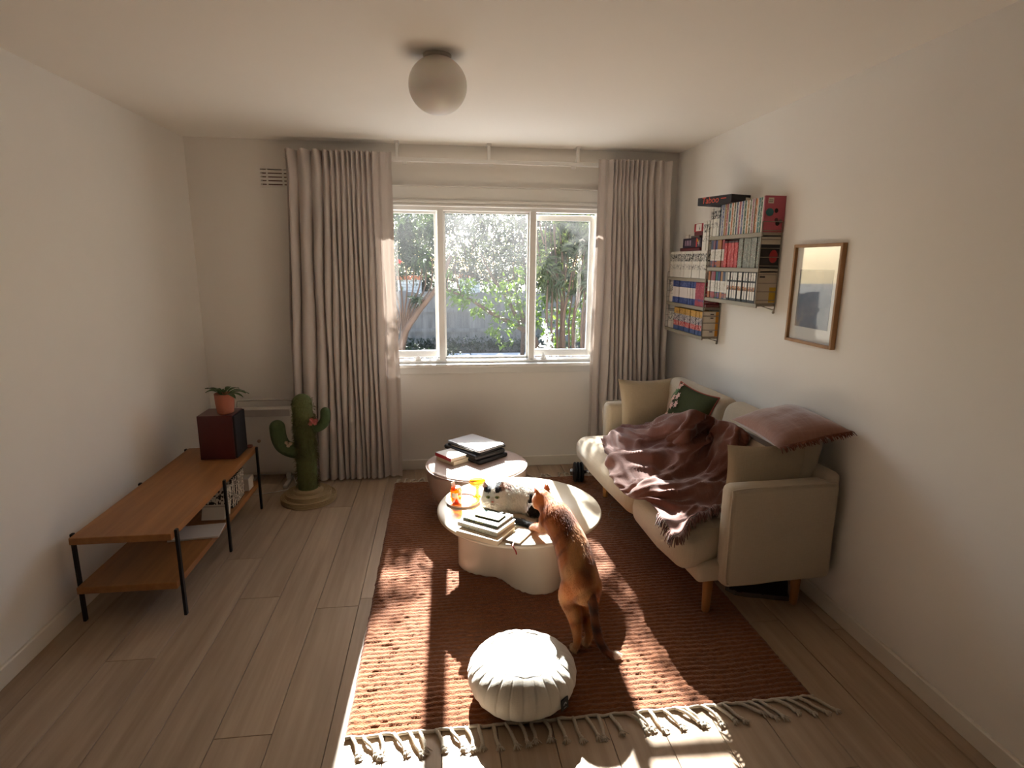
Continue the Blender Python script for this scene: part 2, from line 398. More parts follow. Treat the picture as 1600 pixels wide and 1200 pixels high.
# ------------------------------------------------------------------ curtain track and curtains
CY = 4.20
tr = thing('curtain_track', 'white ceiling curtain track spanning above the window', 'curtain track', (.33, CY+.062, 2.27))
MB().box((.33, CY+.062, 2.283), (2.70, .028, .026), bev=.004).build('rail', FRAME, tr, world=True)
for xx in (-.27, .363, 1.0):
    b = MB(); b.box((xx, CY+.068, 2.345), (.022, .03, .112), bev=.003); b.box((xx, CY+.08, 2.394), (.03, .1, .012), bev=.002)
    b.build('bracket', FRAME, tr, world=True)
for xx in (-.22, .38, .97):
    MB().box((xx, CY+.062, 2.262), (.03, .012, .02), bev=.003).build('glider', FRAME, tr, world=True)
LINEN = fabric('curtain_linen', rgb(208, 198, 191), 420., .07, .07, .25, .1, rgb(225, 205, 190))
def curtain(name, label, top, bot, ztop, zbot, wide):
    """top/bot: X of each pleat at the pinch line and at the hem; first and last are the free edges"""
    n = len(top)-1; SEG = 12; NU = n*SEG+1; NV = 46; zp = 2.205
    q = MB()
    def fn(u, v):
        z = ztop+(zbot-ztop)*v
        t = u*n; i = min(int(t), n-1); fr = t-i
        f_ = smst(zp+.02, 1.35, z) if z < zp else 0.
        def px(j):
            xp = top[j]; xb_ = bot[j]
            return xp+(xb_-xp)*((zp-z)/(zp-zbot)) if z < zp else xp+(xp-(top[0]+top[-1])/2)*.07*(z-zp)
        xa, xb_ = px(i), px(i+1); ph = 2*PI*fr
        w = abs(xb_-xa)
        amp = min(.058, .018+w*.62)
        edge = wide[i]
        amp *= edge
        hd = abs(z-zp)
        prof = (.32+.68*f_) if z < zp else .32+5.*hd
        pinch = math.exp(-(hd/.02)**2)
        yy = CY-.01-amp*prof*math.cos(ph)+.004*math.sin(9*z+i*2.1)*f_
        xx = xa+(xb_-xa)*fr + .32*w*math.sin(ph)*(.3+.7*f_)*edge*.72
        yy += pinch*.020*(1-abs(math.cos(ph/2))**6)-pinch*.016
        xx += .006*math.sin(4*z+i*1.7)*f_
        if v > .999: pass
        return (xx, yy, z)
    q.grid(fn, NU, NV)
    o = thing(name, label, 'curtain', ((bot[0]+bot[-1])/2, CY, 0))
    q.build('drape', LINEN, o, True, world=True)
    h = MB(); 
    def hem(u, v):
        p = fn(u, 1.-.065*(1-v)); return (p[0], p[1]-.0025, p[2])
    h.grid(hem, NU, 4); h.build('hem', LINEN, o, True, world=True)
    return o
def X42(px_, py): return aty(px_, py, CY).x
tpx = [448, 452, 476, 496, 510, 519, 527, 536, 544, 550, 559, 566, 574, 584, 596, 612]
bpx = [464, 470, 490, 511, 523, 534, 545, 553, 563, 571, 578, 586, 595, 604, 616, 631]
curtain('curtain', 'long beige pinch-pleat curtain beside the cactus scratching post',
        [X42(p, 262) for p in tpx], [X42(p, 748) for p in bpx], 2.315, .012, [.4, 1, 1, 1, 1, 1, 1, 1, 1, 1, 1, 1, 1, .35, .2])
tpx = [934, 944, 957, 962, 969, 974, 980, 987, 994, 1001, 1008, 1017, 1031, 1047]
bpx = [914, 926, 940, 950, 958, 966, 974, 981, 988, 996, 1003, 1011, 1022, 1032]
curtain('curtain', 'narrow beige pinch-pleat curtain in the corner behind the sofa',
        [X42(p, 275) for p in tpx], [X42(p, 720) for p in bpx], 2.312, .012, [.25, .45, 1, 1, 1, 1, 1, 1, 1, 1, 1, 1, .6])

# ------------------------------------------------------------------ wall vent
c = aty(430, 277, YW)
ve = thing('air_vent', 'cream slotted plaster air vent high on the wall beside the curtain', 'vent', (c.x, YW, c.z))
q = MB(); px0, px1, pz0, pz1 = c.x-.1125, c.x+.1225, c.z-.0675, c.z+.0675
q.box(((px0+VX0)/2, YW-.002, c.z), (VX0-px0, .008, pz1-pz0)); q.box(((px1+VX1)/2, YW-.002, c.z), (px1-VX1, .008, pz1-pz0))
q.box(((VX0+VX1)/2, YW-.002, (pz0+VZ0)/2), (VX1-VX0, .008, VZ0-pz0)); q.box(((VX0+VX1)/2, YW-.002, (pz1+VZ1)/2), (VX1-VX0, .008, pz1-VZ1))
for xx in (-.0525, .053): q.box((c.x+xx, YW-.002, c.z), (.011, .008, VZ1-VZ0))
q.build('plate', WALL, ve, world=True)
MB().box(((VX0+VX1)/2, YW+.05, c.z), (VX1-VX0-.002, .03, VZ1-VZ0-.002)).build('slot_shade_block', simple('slot_shade_brown', rgb(104, 70, 54), .95, var=.2, scale=30.), ve, world=True)   # dark block set behind the slats; its brown paints in the slots' shade
zs_ = [c.z+.05-r*.0245 for r in range(5)]; ed = [VZ1]+[v for z_ in zs_ for v in (z_+.0036, z_-.0036)]+[VZ0]
for z1_, z0_ in zip(ed[0::2], ed[1::2]):
    if z1_-z0_ > .0005: MB().box(((VX0+VX1)/2, YW-.0015, (z0_+z1_)/2), (VX1-VX0, .007, z1_-z0_)).build('slat', WALL, ve, world=True)

# ------------------------------------------------------------------ ceiling globe lamp
lc = flo(684, 134, 2.288)
la = thing('ceiling_lamp', 'white opal glass globe lamp mounted on the ceiling', 'lamp', (lc.x, lc.y, ZC-.27))
OPAL = simple('opal_glass', rgb(238, 232, 222), .32, Subsurface_Weight=.15)
MB().lathe([(.05, ZC-.010), (.056, ZC-.006), (.056, ZC), (.03, ZC)], 32, (lc.x, lc.y, 0)).build('ceiling_rose', simple('lamp_white', rgb(200, 190, 175), .5), la, True, world=True)
MB().lathe([(.03, ZC-.02), (.05, ZC-.02), (.05, ZC-.006), (.03, ZC-.006)], 32, (lc.x, lc.y, 0)).build('collar', simple('lamp_white', rgb(200, 190, 175), .5), la, True, world=True)
R_ = .117
MB().lathe([(max(1e-5, R_*math.sin(PI*i/24)), 2.288-R_*.93*math.cos(PI*i/24)) for i in range(24)], 48, (lc.x, lc.y, 0)).build('globe', OPAL, la, True, world=True)

# ------------------------------------------------------------------ garden outside
GZ = .08
struct(MB().box((0, 24, GZ-.1), (60, 39, .2)).build('ground_outside', simple('soil', rgb(70, 62, 48), .95, var=.4, scale=6., bump=.5, bdist=.03)))
CONC = simple('concrete', rgb(178, 178, 180), .85, var=.12, scale=4., bump=.2)
pth = sepa('path', loc=(.3, 8.6, GZ))
for i in range(12):
    MB().box((-5+i*1.0, 8.75, GZ+.012), (.985, 1.5, .03), bev=.006, seg=1).build('paving_slab', CONC, pth, world=True)
bounce_pav = sepa('bounce_paving', loc=(.3, 5.6, GZ))  # added slabs, out of view, that bounce sun up onto the ceiling
for i in range(10):
    for j in range(3): MB().box((-4.2+i*1.0, 4.98+j*.9, GZ+.01), (.988, .888, .03), bev=.005, seg=1).build('paving_slab', CONC, bounce_pav, world=True)
bounce_pav['label'] = 'added pale concrete slabs, unseen below the sill, bouncing sun indoors'
pth['label'] = 'pale concrete garden path in the shade'
# paling fence
FB = wood('fence_wood', rgb(96, 92, 90), rgb(140, 134, 130), 2, .9)
fe = thing('fence', 'weathered grey paling fence behind the hedge', 'fence', (.3, 10.9, GZ))
pal = None
for i in range(64):
    x_ = -4+i*.145
    if pal is None:
        pal = MB().box((0, 0, .48), (.147, .018, .96)).build('paling', FB, fe); o = pal
    else:
        o = bpy.data.objects.new('paling', pal.data); COL.objects.link(o); o.parent = fe
    o.location = (x_-.3, (i % 2)*.02+random.uniform(-.004, .004), random.uniform(-.025, .025))
for zz in (.25, .62): MB().box((.3, 0, zz), (9.4, .05, .07)).build('rail', FB, fe)
MB().box((.3, -.012, .02), (9.4, .03, .16)).build('plinth_board', FB, fe)
# painted brick piers with terracotta capping
def brickmat():
    t = NT('painted_brick'); br = t.n('ShaderNodeTexBrick'); t.l(t.coord('Object', (1, 1, 1)), br.inputs[0])
    v = t.n('ShaderNodeMapping'); tc = t.n('ShaderNodeTexCoord'); t.l(tc.outputs['Object'], v.inputs[0]); v.inputs['Rotation'].default_value = (PI/2, 0, 0); t.l(v.outputs[0], br.inputs[0])
    br.inputs['Color1'].default_value = (*rgb(216, 213, 208), 1); br.inputs['Color2'].default_value = (*rgb(200, 197, 191), 1); br.inputs['Mortar'].default_value = (*rgb(152, 150, 146), 1)
    br.inputs['Scale'].default_value = 4.2; br.inputs['Mortar Size'].default_value = .02
    b = t.bsdf(br.outputs[0], .8); t.bump(b, br.outputs[1], -.4, .01); return t.end(b)
BRK = brickmat(); TERR = simple('terracotta', rgb(196, 110, 70), .7, var=.2, scale=8.)
for nm, (u0, u1, v0, v1), lb in (('a', (620, 659, 431, 452), 'white painted brick pier with terracotta cap seen past the sloping trunk'), ('b', (716, 751, 428, 452), 'white painted brick pier with terracotta cap seen through the middle light')):
    p0 = aty(u0, v0, 11.6); p1 = aty(u1, v0, 11.6)
    pr = thing('brick_pier', lb, 'pier', ((p0.x+p1.x)/2, 11.6, GZ))
    h = p0.z-GZ
    MB().box(((p0.x+p1.x)/2, 11.75, GZ+(h-.07)/2), (p1.x-p0.x-.03, .34, h-.07)).build('shaft', BRK, pr, world=True)
    MB().box(((p0.x+p1.x)/2, 11.75, GZ+h-.035), (p1.x-p0.x, .4, .08), bev=.01).build('cap', TERR, pr, world=True)
# foliage
def leaf(q, p, d, L, w, droop=.25, seg=2):
    d = d.normalized(); s_ = d.cross(Vector((0, 0, 1)))
    s_ = s_.normalized() if s_.length > .05 else Vector((1, 0, 0))
    s_ = (s_ + Vector((random.uniform(-.6, .6), random.uniform(-.6, .6), random.uniform(-.6, .6)))).normalized()
    m1 = p+d*L*.45+Vector((0, 0, -droop*L*.15)); e = p+d*L+Vector((0, 0, -droop*L))
    q.add([p, m1-s_*w/2, e, m1+s_*w/2], [(0, 1, 2), (0, 2, 3)])
def rdir(up=.2):
    v = Vector((random.gauss(0, 1), random.gauss(0, 1), random.gauss(0, 1)+up)); return v.normalized()
def cloud(q, c, r, n, L, w, droop=.3, up=.2, clump=0, clus=5):
    """n leaves in an ellipsoid; leaves grouped in sprays of clus"""
    k = 0
    while k < n:
        a = rdir(0)*(random.random()**.45); p = Vector((c[0]+a.x*r[0], c[1]+a.y*r[1], c[2]+a.z*r[2])); d0 = rdir(up)
        for _ in range(clus):
            d = (d0+rdir(0)*.9).normalized()
            leaf(q, p+rdir(0)*L*.3, d, L*random.uniform(.7, 1.25), w*random.uniform(.8, 1.2), droop); k += 1
BARK = simple('bark', rgb(72, 54, 42), .9, var=.4, scale=14., bump=.6, bdist=.01, stretch=(1, 1, .25))
def branch(q, pts, r0, r1, n=14, wob=.02):
    P = spline(pts, n); P = [p+Vector((nz3(p.x*3, p.z*3, 1), nz3(p.z*3, p.x*3, 5), 0))*wob for p in P]
    q.tube(P, [(r0+(r1-r0)*i/(n-1))*.62 for i in range(n)], 7)
def tree(name, label, base, stems, clouds, lm, cat='tree', group=None, leaves=None):
    o = thing(name, label, cat, base)
    if stems:
        q = MB()
        for pts, r0, r1 in stems: branch(q, pts, r0, r1)
        q.build('trunk', BARK, o, True, world=True)
    q = MB()
    for c in clouds: cloud(q, *c)
    if leaves: leaves(q)
    stuff(q.build('foliage', lm, o, world=True)); return o
A = aty
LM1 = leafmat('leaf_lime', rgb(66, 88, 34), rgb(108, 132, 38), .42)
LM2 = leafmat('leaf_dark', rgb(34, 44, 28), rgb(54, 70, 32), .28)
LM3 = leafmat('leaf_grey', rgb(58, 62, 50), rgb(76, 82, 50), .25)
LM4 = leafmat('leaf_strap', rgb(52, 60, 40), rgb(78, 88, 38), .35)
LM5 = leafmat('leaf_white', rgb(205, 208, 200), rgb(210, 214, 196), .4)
def sp(u, v, y): return tuple(A(u, v, y))
# leaning tree in the middle
Y2 = 7.6
b2 = Vector((A(842, 548, Y2).x, Y2, GZ))
st2 = [([b2, sp(838, 535, Y2), sp(810, 510, Y2-.1), sp(770, 490, Y2-.2), sp(735, 468, Y2-.2), sp(698, 452, Y2-.3)], .075, .022),
       ([sp(830, 530, Y2), sp(805, 490, Y2), sp(785, 455, Y2), sp(765, 425, Y2), sp(750, 395, Y2)], .05, .014),
       ([sp(835, 535, Y2), sp(818, 490, Y2+.1), sp(805, 450, Y2+.1), sp(800, 410, Y2)], .045, .012),
       ([sp(838, 540, Y2), sp(828, 500, Y2+.2), sp(822, 455, Y2+.2), sp(818, 400, Y2+.1)], .04, .012),
       ([sp(722, 462, Y2-.2), sp(712, 425, Y2-.2), sp(714, 385, Y2)], .018, .008), ([sp(700, 453, Y2-.3), sp(702, 430, Y2-.3), sp(716, 410, Y2-.2)], .014, .006)]
cl2 = []
for (u, v, ru, rv, n) in ((720, 464, 28, 15, 260), (765, 478, 14, 14, 90), (745, 488, 16, 9, 90), (735, 445, 22, 10, 110), (800, 455, 26, 26, 240), (790, 500, 26, 18, 170), (820, 430, 18, 20, 140), (700, 428, 10, 14, 60), (770, 450, 20, 12, 80), (810, 480, 18, 18, 110), (785, 530, 14, 6, 40), (772, 520, 12, 8, 50)):
    p = A(u, v, Y2-.1); k = Y2/FPX*1.05; cl2.append(((p.x, p.y+random.uniform(-.2, .3), p.z), (ru*k, .35, rv*k), n, .075, .03, .2, .1))
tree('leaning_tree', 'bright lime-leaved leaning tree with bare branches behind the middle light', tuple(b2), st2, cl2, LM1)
# twiggy crown above it: fine grey leaves
Y5 = 9.0; b5 = Vector((1.3, Y5, GZ)); st5 = []; cl5 = []
for i in range(16):
    u = 690+i*10; p = A(u+random.uniform(-14, 14), 470, Y5); st5.append(([(p.x, Y5, 1.3), sp(u+random.uniform(-20, 20), 420, Y5), sp(u+random.uniform(-35, 35), 330, Y5)], .02, .006))
st5.append(([b5, (1.25, Y5, .9), (.7, Y5, 1.35), (-.4, Y5, 1.5)], .06, .02))
for i in range(64):
    u = random.uniform(610, 900); v = random.uniform(300, 430); p = A(u, v, Y5); cl5.append(((p.x, p.y+random.uniform(-.3, .5), min(p.z, 2.7)), (.38, .5, .24), 330, .055, .02, .2, .1))
tree('twiggy_shrub', 'tall twiggy grey-leaved shrub filling the top of the middle light', tuple(b5), st5, cl5, LM3)
# right multi-stemmed strappy shrub
Y1 = 6.6; bx = A(880, 560, Y1).x; b1 = Vector((bx, Y1, GZ)); st1 = []
for i in range(13):
    u0 = 858+i*4.2+random.uniform(-3, 3); u1 = 845+i*8+random.uniform(-14, 14); p = A(u0, 560, Y1)
    st1.append(([(p.x, Y1+random.uniform(-.2, .25), GZ), sp(u0+random.uniform(-5, 5), 500, Y1+random.uniform(-.1, .2)), sp((u0+u1)/2, 430, Y1), sp(u1, 350, Y1+random.uniform(-.2, .2))], random.uniform(.018, .04), .01))
for (a, b_) in (((1.15, 2.0), (.95, 3.7)), ((1.4, 2.0), (1.25, 3.9)), ((1.2, 2.2), (.75, 3.4))):
    st1.append(([(a[0], Y1, a[1]-.4), ((a[0]+b_[0])/2, Y1+.3, (a[1]+b_[1])/2), (b_[0], Y1+.5, b_[1])], .02, .006))
cl1 = []
for (u, v, ru, rv, n) in ((870, 385, 22, 30, 300), (905, 370, 22, 35, 320), (915, 440, 22, 30, 260), (868, 440, 20, 20, 200), (890, 345, 30, 12, 200), (850, 420, 10, 30, 90), (930, 400, 14, 40, 200), (945, 480, 14, 40, 200)):
    p = A(u, v, Y1); k = Y1/FPX; cl1.append(((p.x, p.y+.1, p.z), (ru*k, .4, rv*k), n, .15, .022, .5, .2, 0, 9))
tree('oleander_bush', 'many-stemmed oleander-like bush with long strappy leaves', tuple(b1), st1, cl1, LM4)
# its yellow-green backdrop
Yb = 8.4; cb = []
for (u, v, ru, rv, n) in ((860, 480, 30, 30, 320), (900, 500, 30, 35, 380), (880, 530, 40, 20, 260), (840, 500, 16, 30, 120), (925, 450, 20, 40, 200)):
    p = A(u, v, Yb); k = Yb/FPX; cb.append(((p.x, p.y, p.z), (ru*k, .3, rv*k), n, .08, .035, .2, .1))
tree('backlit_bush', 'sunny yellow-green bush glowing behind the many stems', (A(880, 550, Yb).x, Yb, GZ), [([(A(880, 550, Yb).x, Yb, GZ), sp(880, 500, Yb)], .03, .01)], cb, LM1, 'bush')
# left tree with the sloping trunk
Y3 = 7.0; b3 = Vector((A(615, 560, Y3).x, Y3, GZ))
st3 = [([b3, sp(628, 530, Y3), sp(652, 490, Y3), sp(685, 445, Y3), sp(705, 400, Y3+.1)], .075, .04)]
for i in range(9):
    u1 = 600+i*9; st3.append(([b3+Vector((random.uniform(-.1, .1), .1, 0)), sp(618+i*3, 500, Y3+.2), sp(u1, 450, Y3+.2), sp(u1+random.uniform(-10, 10), 400, Y3+.2)], .025, .01))
cl3 = []
for (u, v, ru, rv, n, L, w) in ((645, 400, 26, 20, 380, .11, .035), (640, 350, 30, 22, 480, .09, .03), (670, 350, 18, 24, 260, .08, .028), (628, 375, 16, 22, 240, .12, .04), (650, 470, 14, 10, 90, .07, .03), (600, 420, 18, 40, 240, .1, .035)):
    p = A(u, v, Y3); k = Y3/FPX; cl3.append(((p.x, p.y+.2, p.z), (ru*k, .4, rv*k), n, L, w, .35, .1))
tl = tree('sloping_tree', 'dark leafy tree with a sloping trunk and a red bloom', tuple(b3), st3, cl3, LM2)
q = MB(); p = A(624, 408, Y3-.35)
for k in range(7): leaf(q, p, Vector((math.cos(k), -.4, math.sin(k))), .035, .03, .1)
q.build('red_bloom', simple('bloom_red', rgb(205, 50, 40), .6), tl, world=True)
# overhanging crowns that dapple the sun
Yd = 7.3
tan_z = lambda y, z=0.: z+TAN*(Yd-y)
cr = []; 
for (x0, x1, y0, y1, n) in ((.80, 1.18, 1.9, 2.6, 190), (.82, 1.25, 2.5, 3.4, 210), (.62, .9, 2.9, 3.7, 50), (.45, .8, 3.3, 3.9, 55), (1.1, 1.6, 1.9, 3.6, 160)):
    cr.append((((x0+x1)/2, Yd, tan_z((y0+y1)/2)), ((x1-x0)/2, .25, TAN*(y1-y0)/2), n, .13, .035, .3, .1, 0, 6))
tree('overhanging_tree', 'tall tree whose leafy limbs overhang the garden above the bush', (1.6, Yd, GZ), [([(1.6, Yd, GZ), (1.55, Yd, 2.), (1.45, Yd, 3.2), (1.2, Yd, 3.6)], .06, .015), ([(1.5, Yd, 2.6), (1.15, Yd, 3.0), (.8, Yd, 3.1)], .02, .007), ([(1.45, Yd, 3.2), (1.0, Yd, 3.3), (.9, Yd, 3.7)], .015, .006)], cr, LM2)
cr = []
for (x0, x1, y0, y1, n) in ((-.5, -.1, 2.2, 2.9, 130), (-.6, -.05, 2.8, 3.5, 200), (-.25, .05, 2.55, 3.2, 70), (-1., -.5, 1.6, 3.4, 120)):
    cr.append((((x0+x1)/2, Yd, tan_z((y0+y1)/2)), ((x1-x0)/2, .25, TAN*(y1-y0)/2), n, .12, .04, .3, .1, 0, 6))
tree('overhanging_tree', 'tall tree with loose limbs reaching over the sloping trunk', (-1.2, Yd, GZ), [([(-1.2, Yd, GZ), (-1.1, Yd, 2.), (-.8, Yd, 2.9), (-.3, Yd, 3.2)], .06, .01), ([(-.9, Yd, 2.7), (-.5, Yd, 2.8), (-.1, Yd, 2.9)], .016, .006)], cr, LM2)
# evergreen screen closing the garden
for k_, (xc, lb) in enumerate(((-2.6, 'tall dense evergreen at the end of the garden behind the sloping trunk'), (.1, 'tall dense evergreen at the end of the garden behind the middle light'), (2.7, 'tall dense evergreen at the end of the garden behind the oleander-like bush'))):
    ev = []
    for i in range(46):
        ev.append(((xc+random.uniform(-1.35, 1.35), 12.9+random.uniform(-.3, .5), random.uniform(.5, 3.3)), (.5, .4, .5), 210, .15, .07, .3, .1, 0, 5))
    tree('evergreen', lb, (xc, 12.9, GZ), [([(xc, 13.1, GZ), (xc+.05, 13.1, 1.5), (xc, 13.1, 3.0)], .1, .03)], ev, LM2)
# low hedge and variegated shrub
hd = []
for i in range(22):
    p = A(610+i*11, 531+random.uniform(-2, 3), 9.75); hd.append(((p.x, p.y, GZ+.13), (.2, .2, .15), 170, .05, .02, .1, .3))
tree('low_hedge', 'low dark green hedge along the far edge of the path', (.3, 9.75, GZ), None, hd, LM2, 'hedge')
ws = []
for (u, v, n) in ((850, 525, 40), (856, 540, 60), (846, 548, 60), (852, 510, 25), (864, 552, 40)):
    p = A(u, v, 6.2); ws.append((tuple(p), (.08, .1, .07), n, .05, .025, .1, .2))
tree('variegated_shrub', 'small shrub with white-edged leaves at the foot of the stems', (A(852, 555, 6.2).x, 6.2, GZ), None, ws, LM5, 'shrub')
ws = []
for (u, v, n) in ((640, 545, 60), (660, 548, 70), (680, 550, 50), (700, 545, 50), (622, 545, 50), (705, 555, 40)):
    p = A(u, v, 7.6); ws.append(((p.x, p.y, p.z-.02), (.16, .12, .09), n*2, .05, .022, .1, .4))
tree('border_plant', 'low sprawling border plants below the sloping trunk', (A(660, 560, 7.6).x, 7.6, GZ), None, ws, LM2, 'plant')
# ------------------------------------------------------------------ rug with tassels
RX0, RX1, RY0, RY1 = -.345, 1.375, 1.725, 4.045
def rugmat():
    t = NT('rug_wool'); v = t.coord('Object')
    a = t.noise(t.coord('Object', (60, 170, 60)), 1., 3, .6); b_ = t.noise(v, 3., 3)
    f_ = t.math('ADD', t.math('MULTIPLY', a, .65), t.math('MULTIPLY', b_, .35))
    c = t.ramp(f_, [(.25, rgb(84, 47, 27)), (.55, rgb(128, 77, 46)), (.8, rgb(156, 105, 68))])
    b = t.bsdf(c, .95, 0, .1, Sheen_Weight=.25); t.bump(b, t.noise(t.coord('Object', (150, 260, 150)), 1., 3), .8, .006); return t.end(b)
rug = thing('rug', 'terracotta ribbed wool rug with cream tassels on the oak floor', 'rug', ((RX0+RX1)/2, (RY0+RY1)/2, 0))
PIT = .0258; NR = int((RY1-RY0)/PIT); q = MB()
def rf_(u, v):
    x = RX0+(RX1-RX0)*u; yy = v*NR; y = RY0+(RY1-RY0)*v
    wob = .35*nz3(x*5, y*2, 3)+.25*nz3(x*22, y*22, 9)
    ph = yy+wob; r = abs(math.sin(PI*ph))
    lump = nz3(x*55, math.floor(ph)*7.3, 2.)
    z = .006+.0085*r**.6*(1+.45*lump)
    e = min(u, 1-u)*(RX1-RX0); z *= smst(-.004, .012, e)
    return (x+.004*nz3(y*9, x*3)*(1 if u in (0., 1.) else 0)+.004*nz3(math.floor(ph)*3.1, 4.)*(1 if u in (0., 1.) else 0), y+.004*nz3(x*6, y)*(v in (0., 1.)), z)
q.grid(rf_, 210, NR*5+1)
q.build('pile', rugmat(), rug, True, world=True)
COT = fabric('cotton_cord', rgb(196, 184, 166), 300., .12, 0., .4)
for yy, nm in ((RY0-.002, 0), (RY1+.002, 1)):
    P = [(RX0+(RX1-RX0)*i/80, yy+.003*math.sin(i*1.3)+.002*nz3(i*.7, 3), .008+.002*math.sin(i*2.2)) for i in range(81)]
    MB().tube(P, .006, 6).build('edge_cord', COT, rug, True, world=True)
def tassel_mesh(seed):
    rn = random.Random(seed); q = MB(); L = .085
    pts = spline([(0, 0, .008), (rn.uniform(-.004, .004), -.03, .013), (rn.uniform(-.006, .006), -.06, .010), (rn.uniform(-.006, .006), -L, .008)], 18)
    n = 8; vv = []; 
    rad = [.0062*(1+.16*math.sin(i*2.6)) for i in range(18)]
    q.tube(pts, rad, 7)
    e = pts[-1]; q.ell(e, (.0085, .007, .0075), 8, 6)
    for k in range(11):
        a = rn.uniform(-.9, .9); l = rn.uniform(.016, .026)
        q.tube([e, e+Vector((math.sin(a)*l*.5, -math.cos(a)*l*.5, .003)), e+Vector((math.sin(a)*l*1.1, -math.cos(a)*l, -.003))], [.0022, .0022, .0012], 4)
    return q
tm = []
for k in range(6):
    o = tassel_mesh(k).build('tassel', COT, rug, True); tm.append(o)
used = [False]*6
def place_tassel(x, y, ang, k, sc=1.):
    if not used[k]: o = tm[k]; used[k] = True
    else: o = bpy.data.objects.new('tassel', tm[k].data); COL.objects.link(o); o.parent = rug
    o.location = (x-rug.location.x, y-rug.location.y, 0); o.rotation_euler = (0, 0, ang); o.scale = (1, sc, 1)
NTS = 36
for i in range(NTS):
    x = RX0+.02+(RX1-RX0-.04)*i/(NTS-1)+random.uniform(-.008, .008)
    lean = .35+.35*smst(.55, 1.1, x)+random.uniform(-.22, .22)-(.25 if .1 < x < .55 else 0)
    place_tassel(x, RY0, lean, i % 6, random.uniform(.9, 1.12))
for i in range(NTS):
    x = RX0+.02+(RX1-RX0-.04)*i/(NTS-1)+random.uniform(-.008, .008)
    place_tassel(x, RY1, PI+random.uniform(-.5, .5), i % 6, random.uniform(.7, .95))
RT = .013      # rug top

# ------------------------------------------------------------------ meditation cushion
PC = Vector((.285, 1.868)); PR = .203
CANV = fabric('canvas_cream', rgb(205, 198, 186), 420., .06, 0., .25)
pf = thing('floor_cushion', 'round cream pleated meditation cushion on the front of the rug', 'cushion', (PC.x, PC.y, RT))
prof = [(0.001, 0), (.10, .001), (.145, .006), (.172, .022), (.190, .048), (.2, .078), (.2015, .1), (.197, .122), (.186, .145), (.168, .165), (.15, .177), (.138, .1825), (.131, .184), (.127, .1825), (.122, .185), (.10, .1895), (.07, .19), (.04, .187), (.018, .183), (.001, .182)]
NP = 26
def pz(w, z): return 1.
q = MB(); n = NP*14; vv = []; rows = len(prof)
for (r, z) in prof:
    for k in range(n):
        w = 2*PI*k/n; fr = (w*NP/(2*PI)) % 1.; d = min(fr, 1-fr)
        zone = smst(.01, .03, z)*smst(.128, .15, r)
        g = math.exp(-(d/.045)**2)*zone*(.35+.65*smst(.05, .15, z))
        puff = (.5-.5*math.cos(2*PI*fr))*zone*.0022
        oval = 1+.012*math.sin(2*w+.6)+.008*math.sin(5*w)
        rr = r*oval-g*.0045+puff
        dz = .004*nz3(3*math.cos(w)*r*9, 3*math.sin(w)*r*9, 1.)*smst(.0, .05, z) + (.003*math.sin(3*w+1) if r > .12 and z > .15 else 0)
        if r < .12 and z > .1: dz -= .010*math.exp(-(((r*math.cos(w)-.01)/.018)**2+((r*math.sin(w)+.02)/.03)**2))
        vv.append((rr*math.cos(w), rr*math.sin(w), (z+dz)*.88))
ff = [(i*n+k, i*n+(k+1) % n, (i+1)*n+(k+1) % n, (i+1)*n+k) for i in range(rows-1) for k in range(n)]
q.add(vv, ff); q.build('cover', CANV, pf, True)
SEAM = simple('seam_thread', rgb(120, 112, 102), .9)
q = MB(); q.tube([(.1295*math.cos(a)*(1+.012*math.sin(2*a+.6)), .1295*math.sin(a)*(1+.012*math.sin(2*a+.6)), (.1845+.003*math.sin(3*a+1))*.88) for a in [2*PI*i/64 for i in range(65)]], .0011, 4)
q.build('piping', SEAM, pf, True)
ta = math.radians(-52); tx = Matrix.Translation((.2005*math.cos(ta), (.2005*math.sin(ta)), .072)) @ Matrix.Rotation(ta, 4, 'Z') @ Matrix.Rotation(math.radians(-4), 4, 'Y')
tg = MB().box((0.006, 0, 0), (.004, .036, .042), tx).build('label_tag', simple('tag_black', rgb(22, 24, 26), .7), pf)
q = MB()
for k in range(7):
    a = math.radians(90+(k-3)*34); p = Vector((.0085, math.cos(a)*.002, math.sin(a)*.002)); e = Vector((.0085, math.cos(a)*.0095, math.sin(a)*.0095)); s_ = Vector((0, -math.sin(a), math.cos(a)))*.0022
    mid = (p+e)/2; q.add([p, mid-s_, e, mid+s_], [(0, 1, 2, 3)], tx)
q.box((.0085, 0, -.013), (.0005, .014, .0016), tx)
q.build('emblem', simple('tag_print', rgb(150, 150, 150), .8), tg)

# ------------------------------------------------------------------ coffee table
TC = Vector((.40, 2.808)); TR, TZ = .43, .34
CREAM = simple('cream_lacquer', rgb(212, 202, 182), .22, var=.02, scale=5.)
ct = thing('coffee_table', 'round cream coffee table on a wavy lobed pedestal', 'table', (TC.x, TC.y, RT))
MB().lathe([(.001, TZ-.03), (TR-.03, TZ-.03), (TR-.012, TZ-.026), (TR-.002, TZ-.016), (TR, TZ-.009), (TR-.003, TZ-.003), (TR-.009, TZ), (TR*.5, TZ), (.001, TZ)], 96, (TC.x, TC.y, 0)).build('table_top', CREAM, ct, True, world=True)
def lob(w, z): return 1+.27*math.cos(3*(w-math.radians(170)))
MB().lathe([(.253, RT-.004), (.256, RT), (.256, RT+.01), (.256, TZ-.045), (.255, TZ-.03)], 120, (TC.x, TC.y, 0), rf=lob).build('pedestal', CREAM, ct, True, world=True)

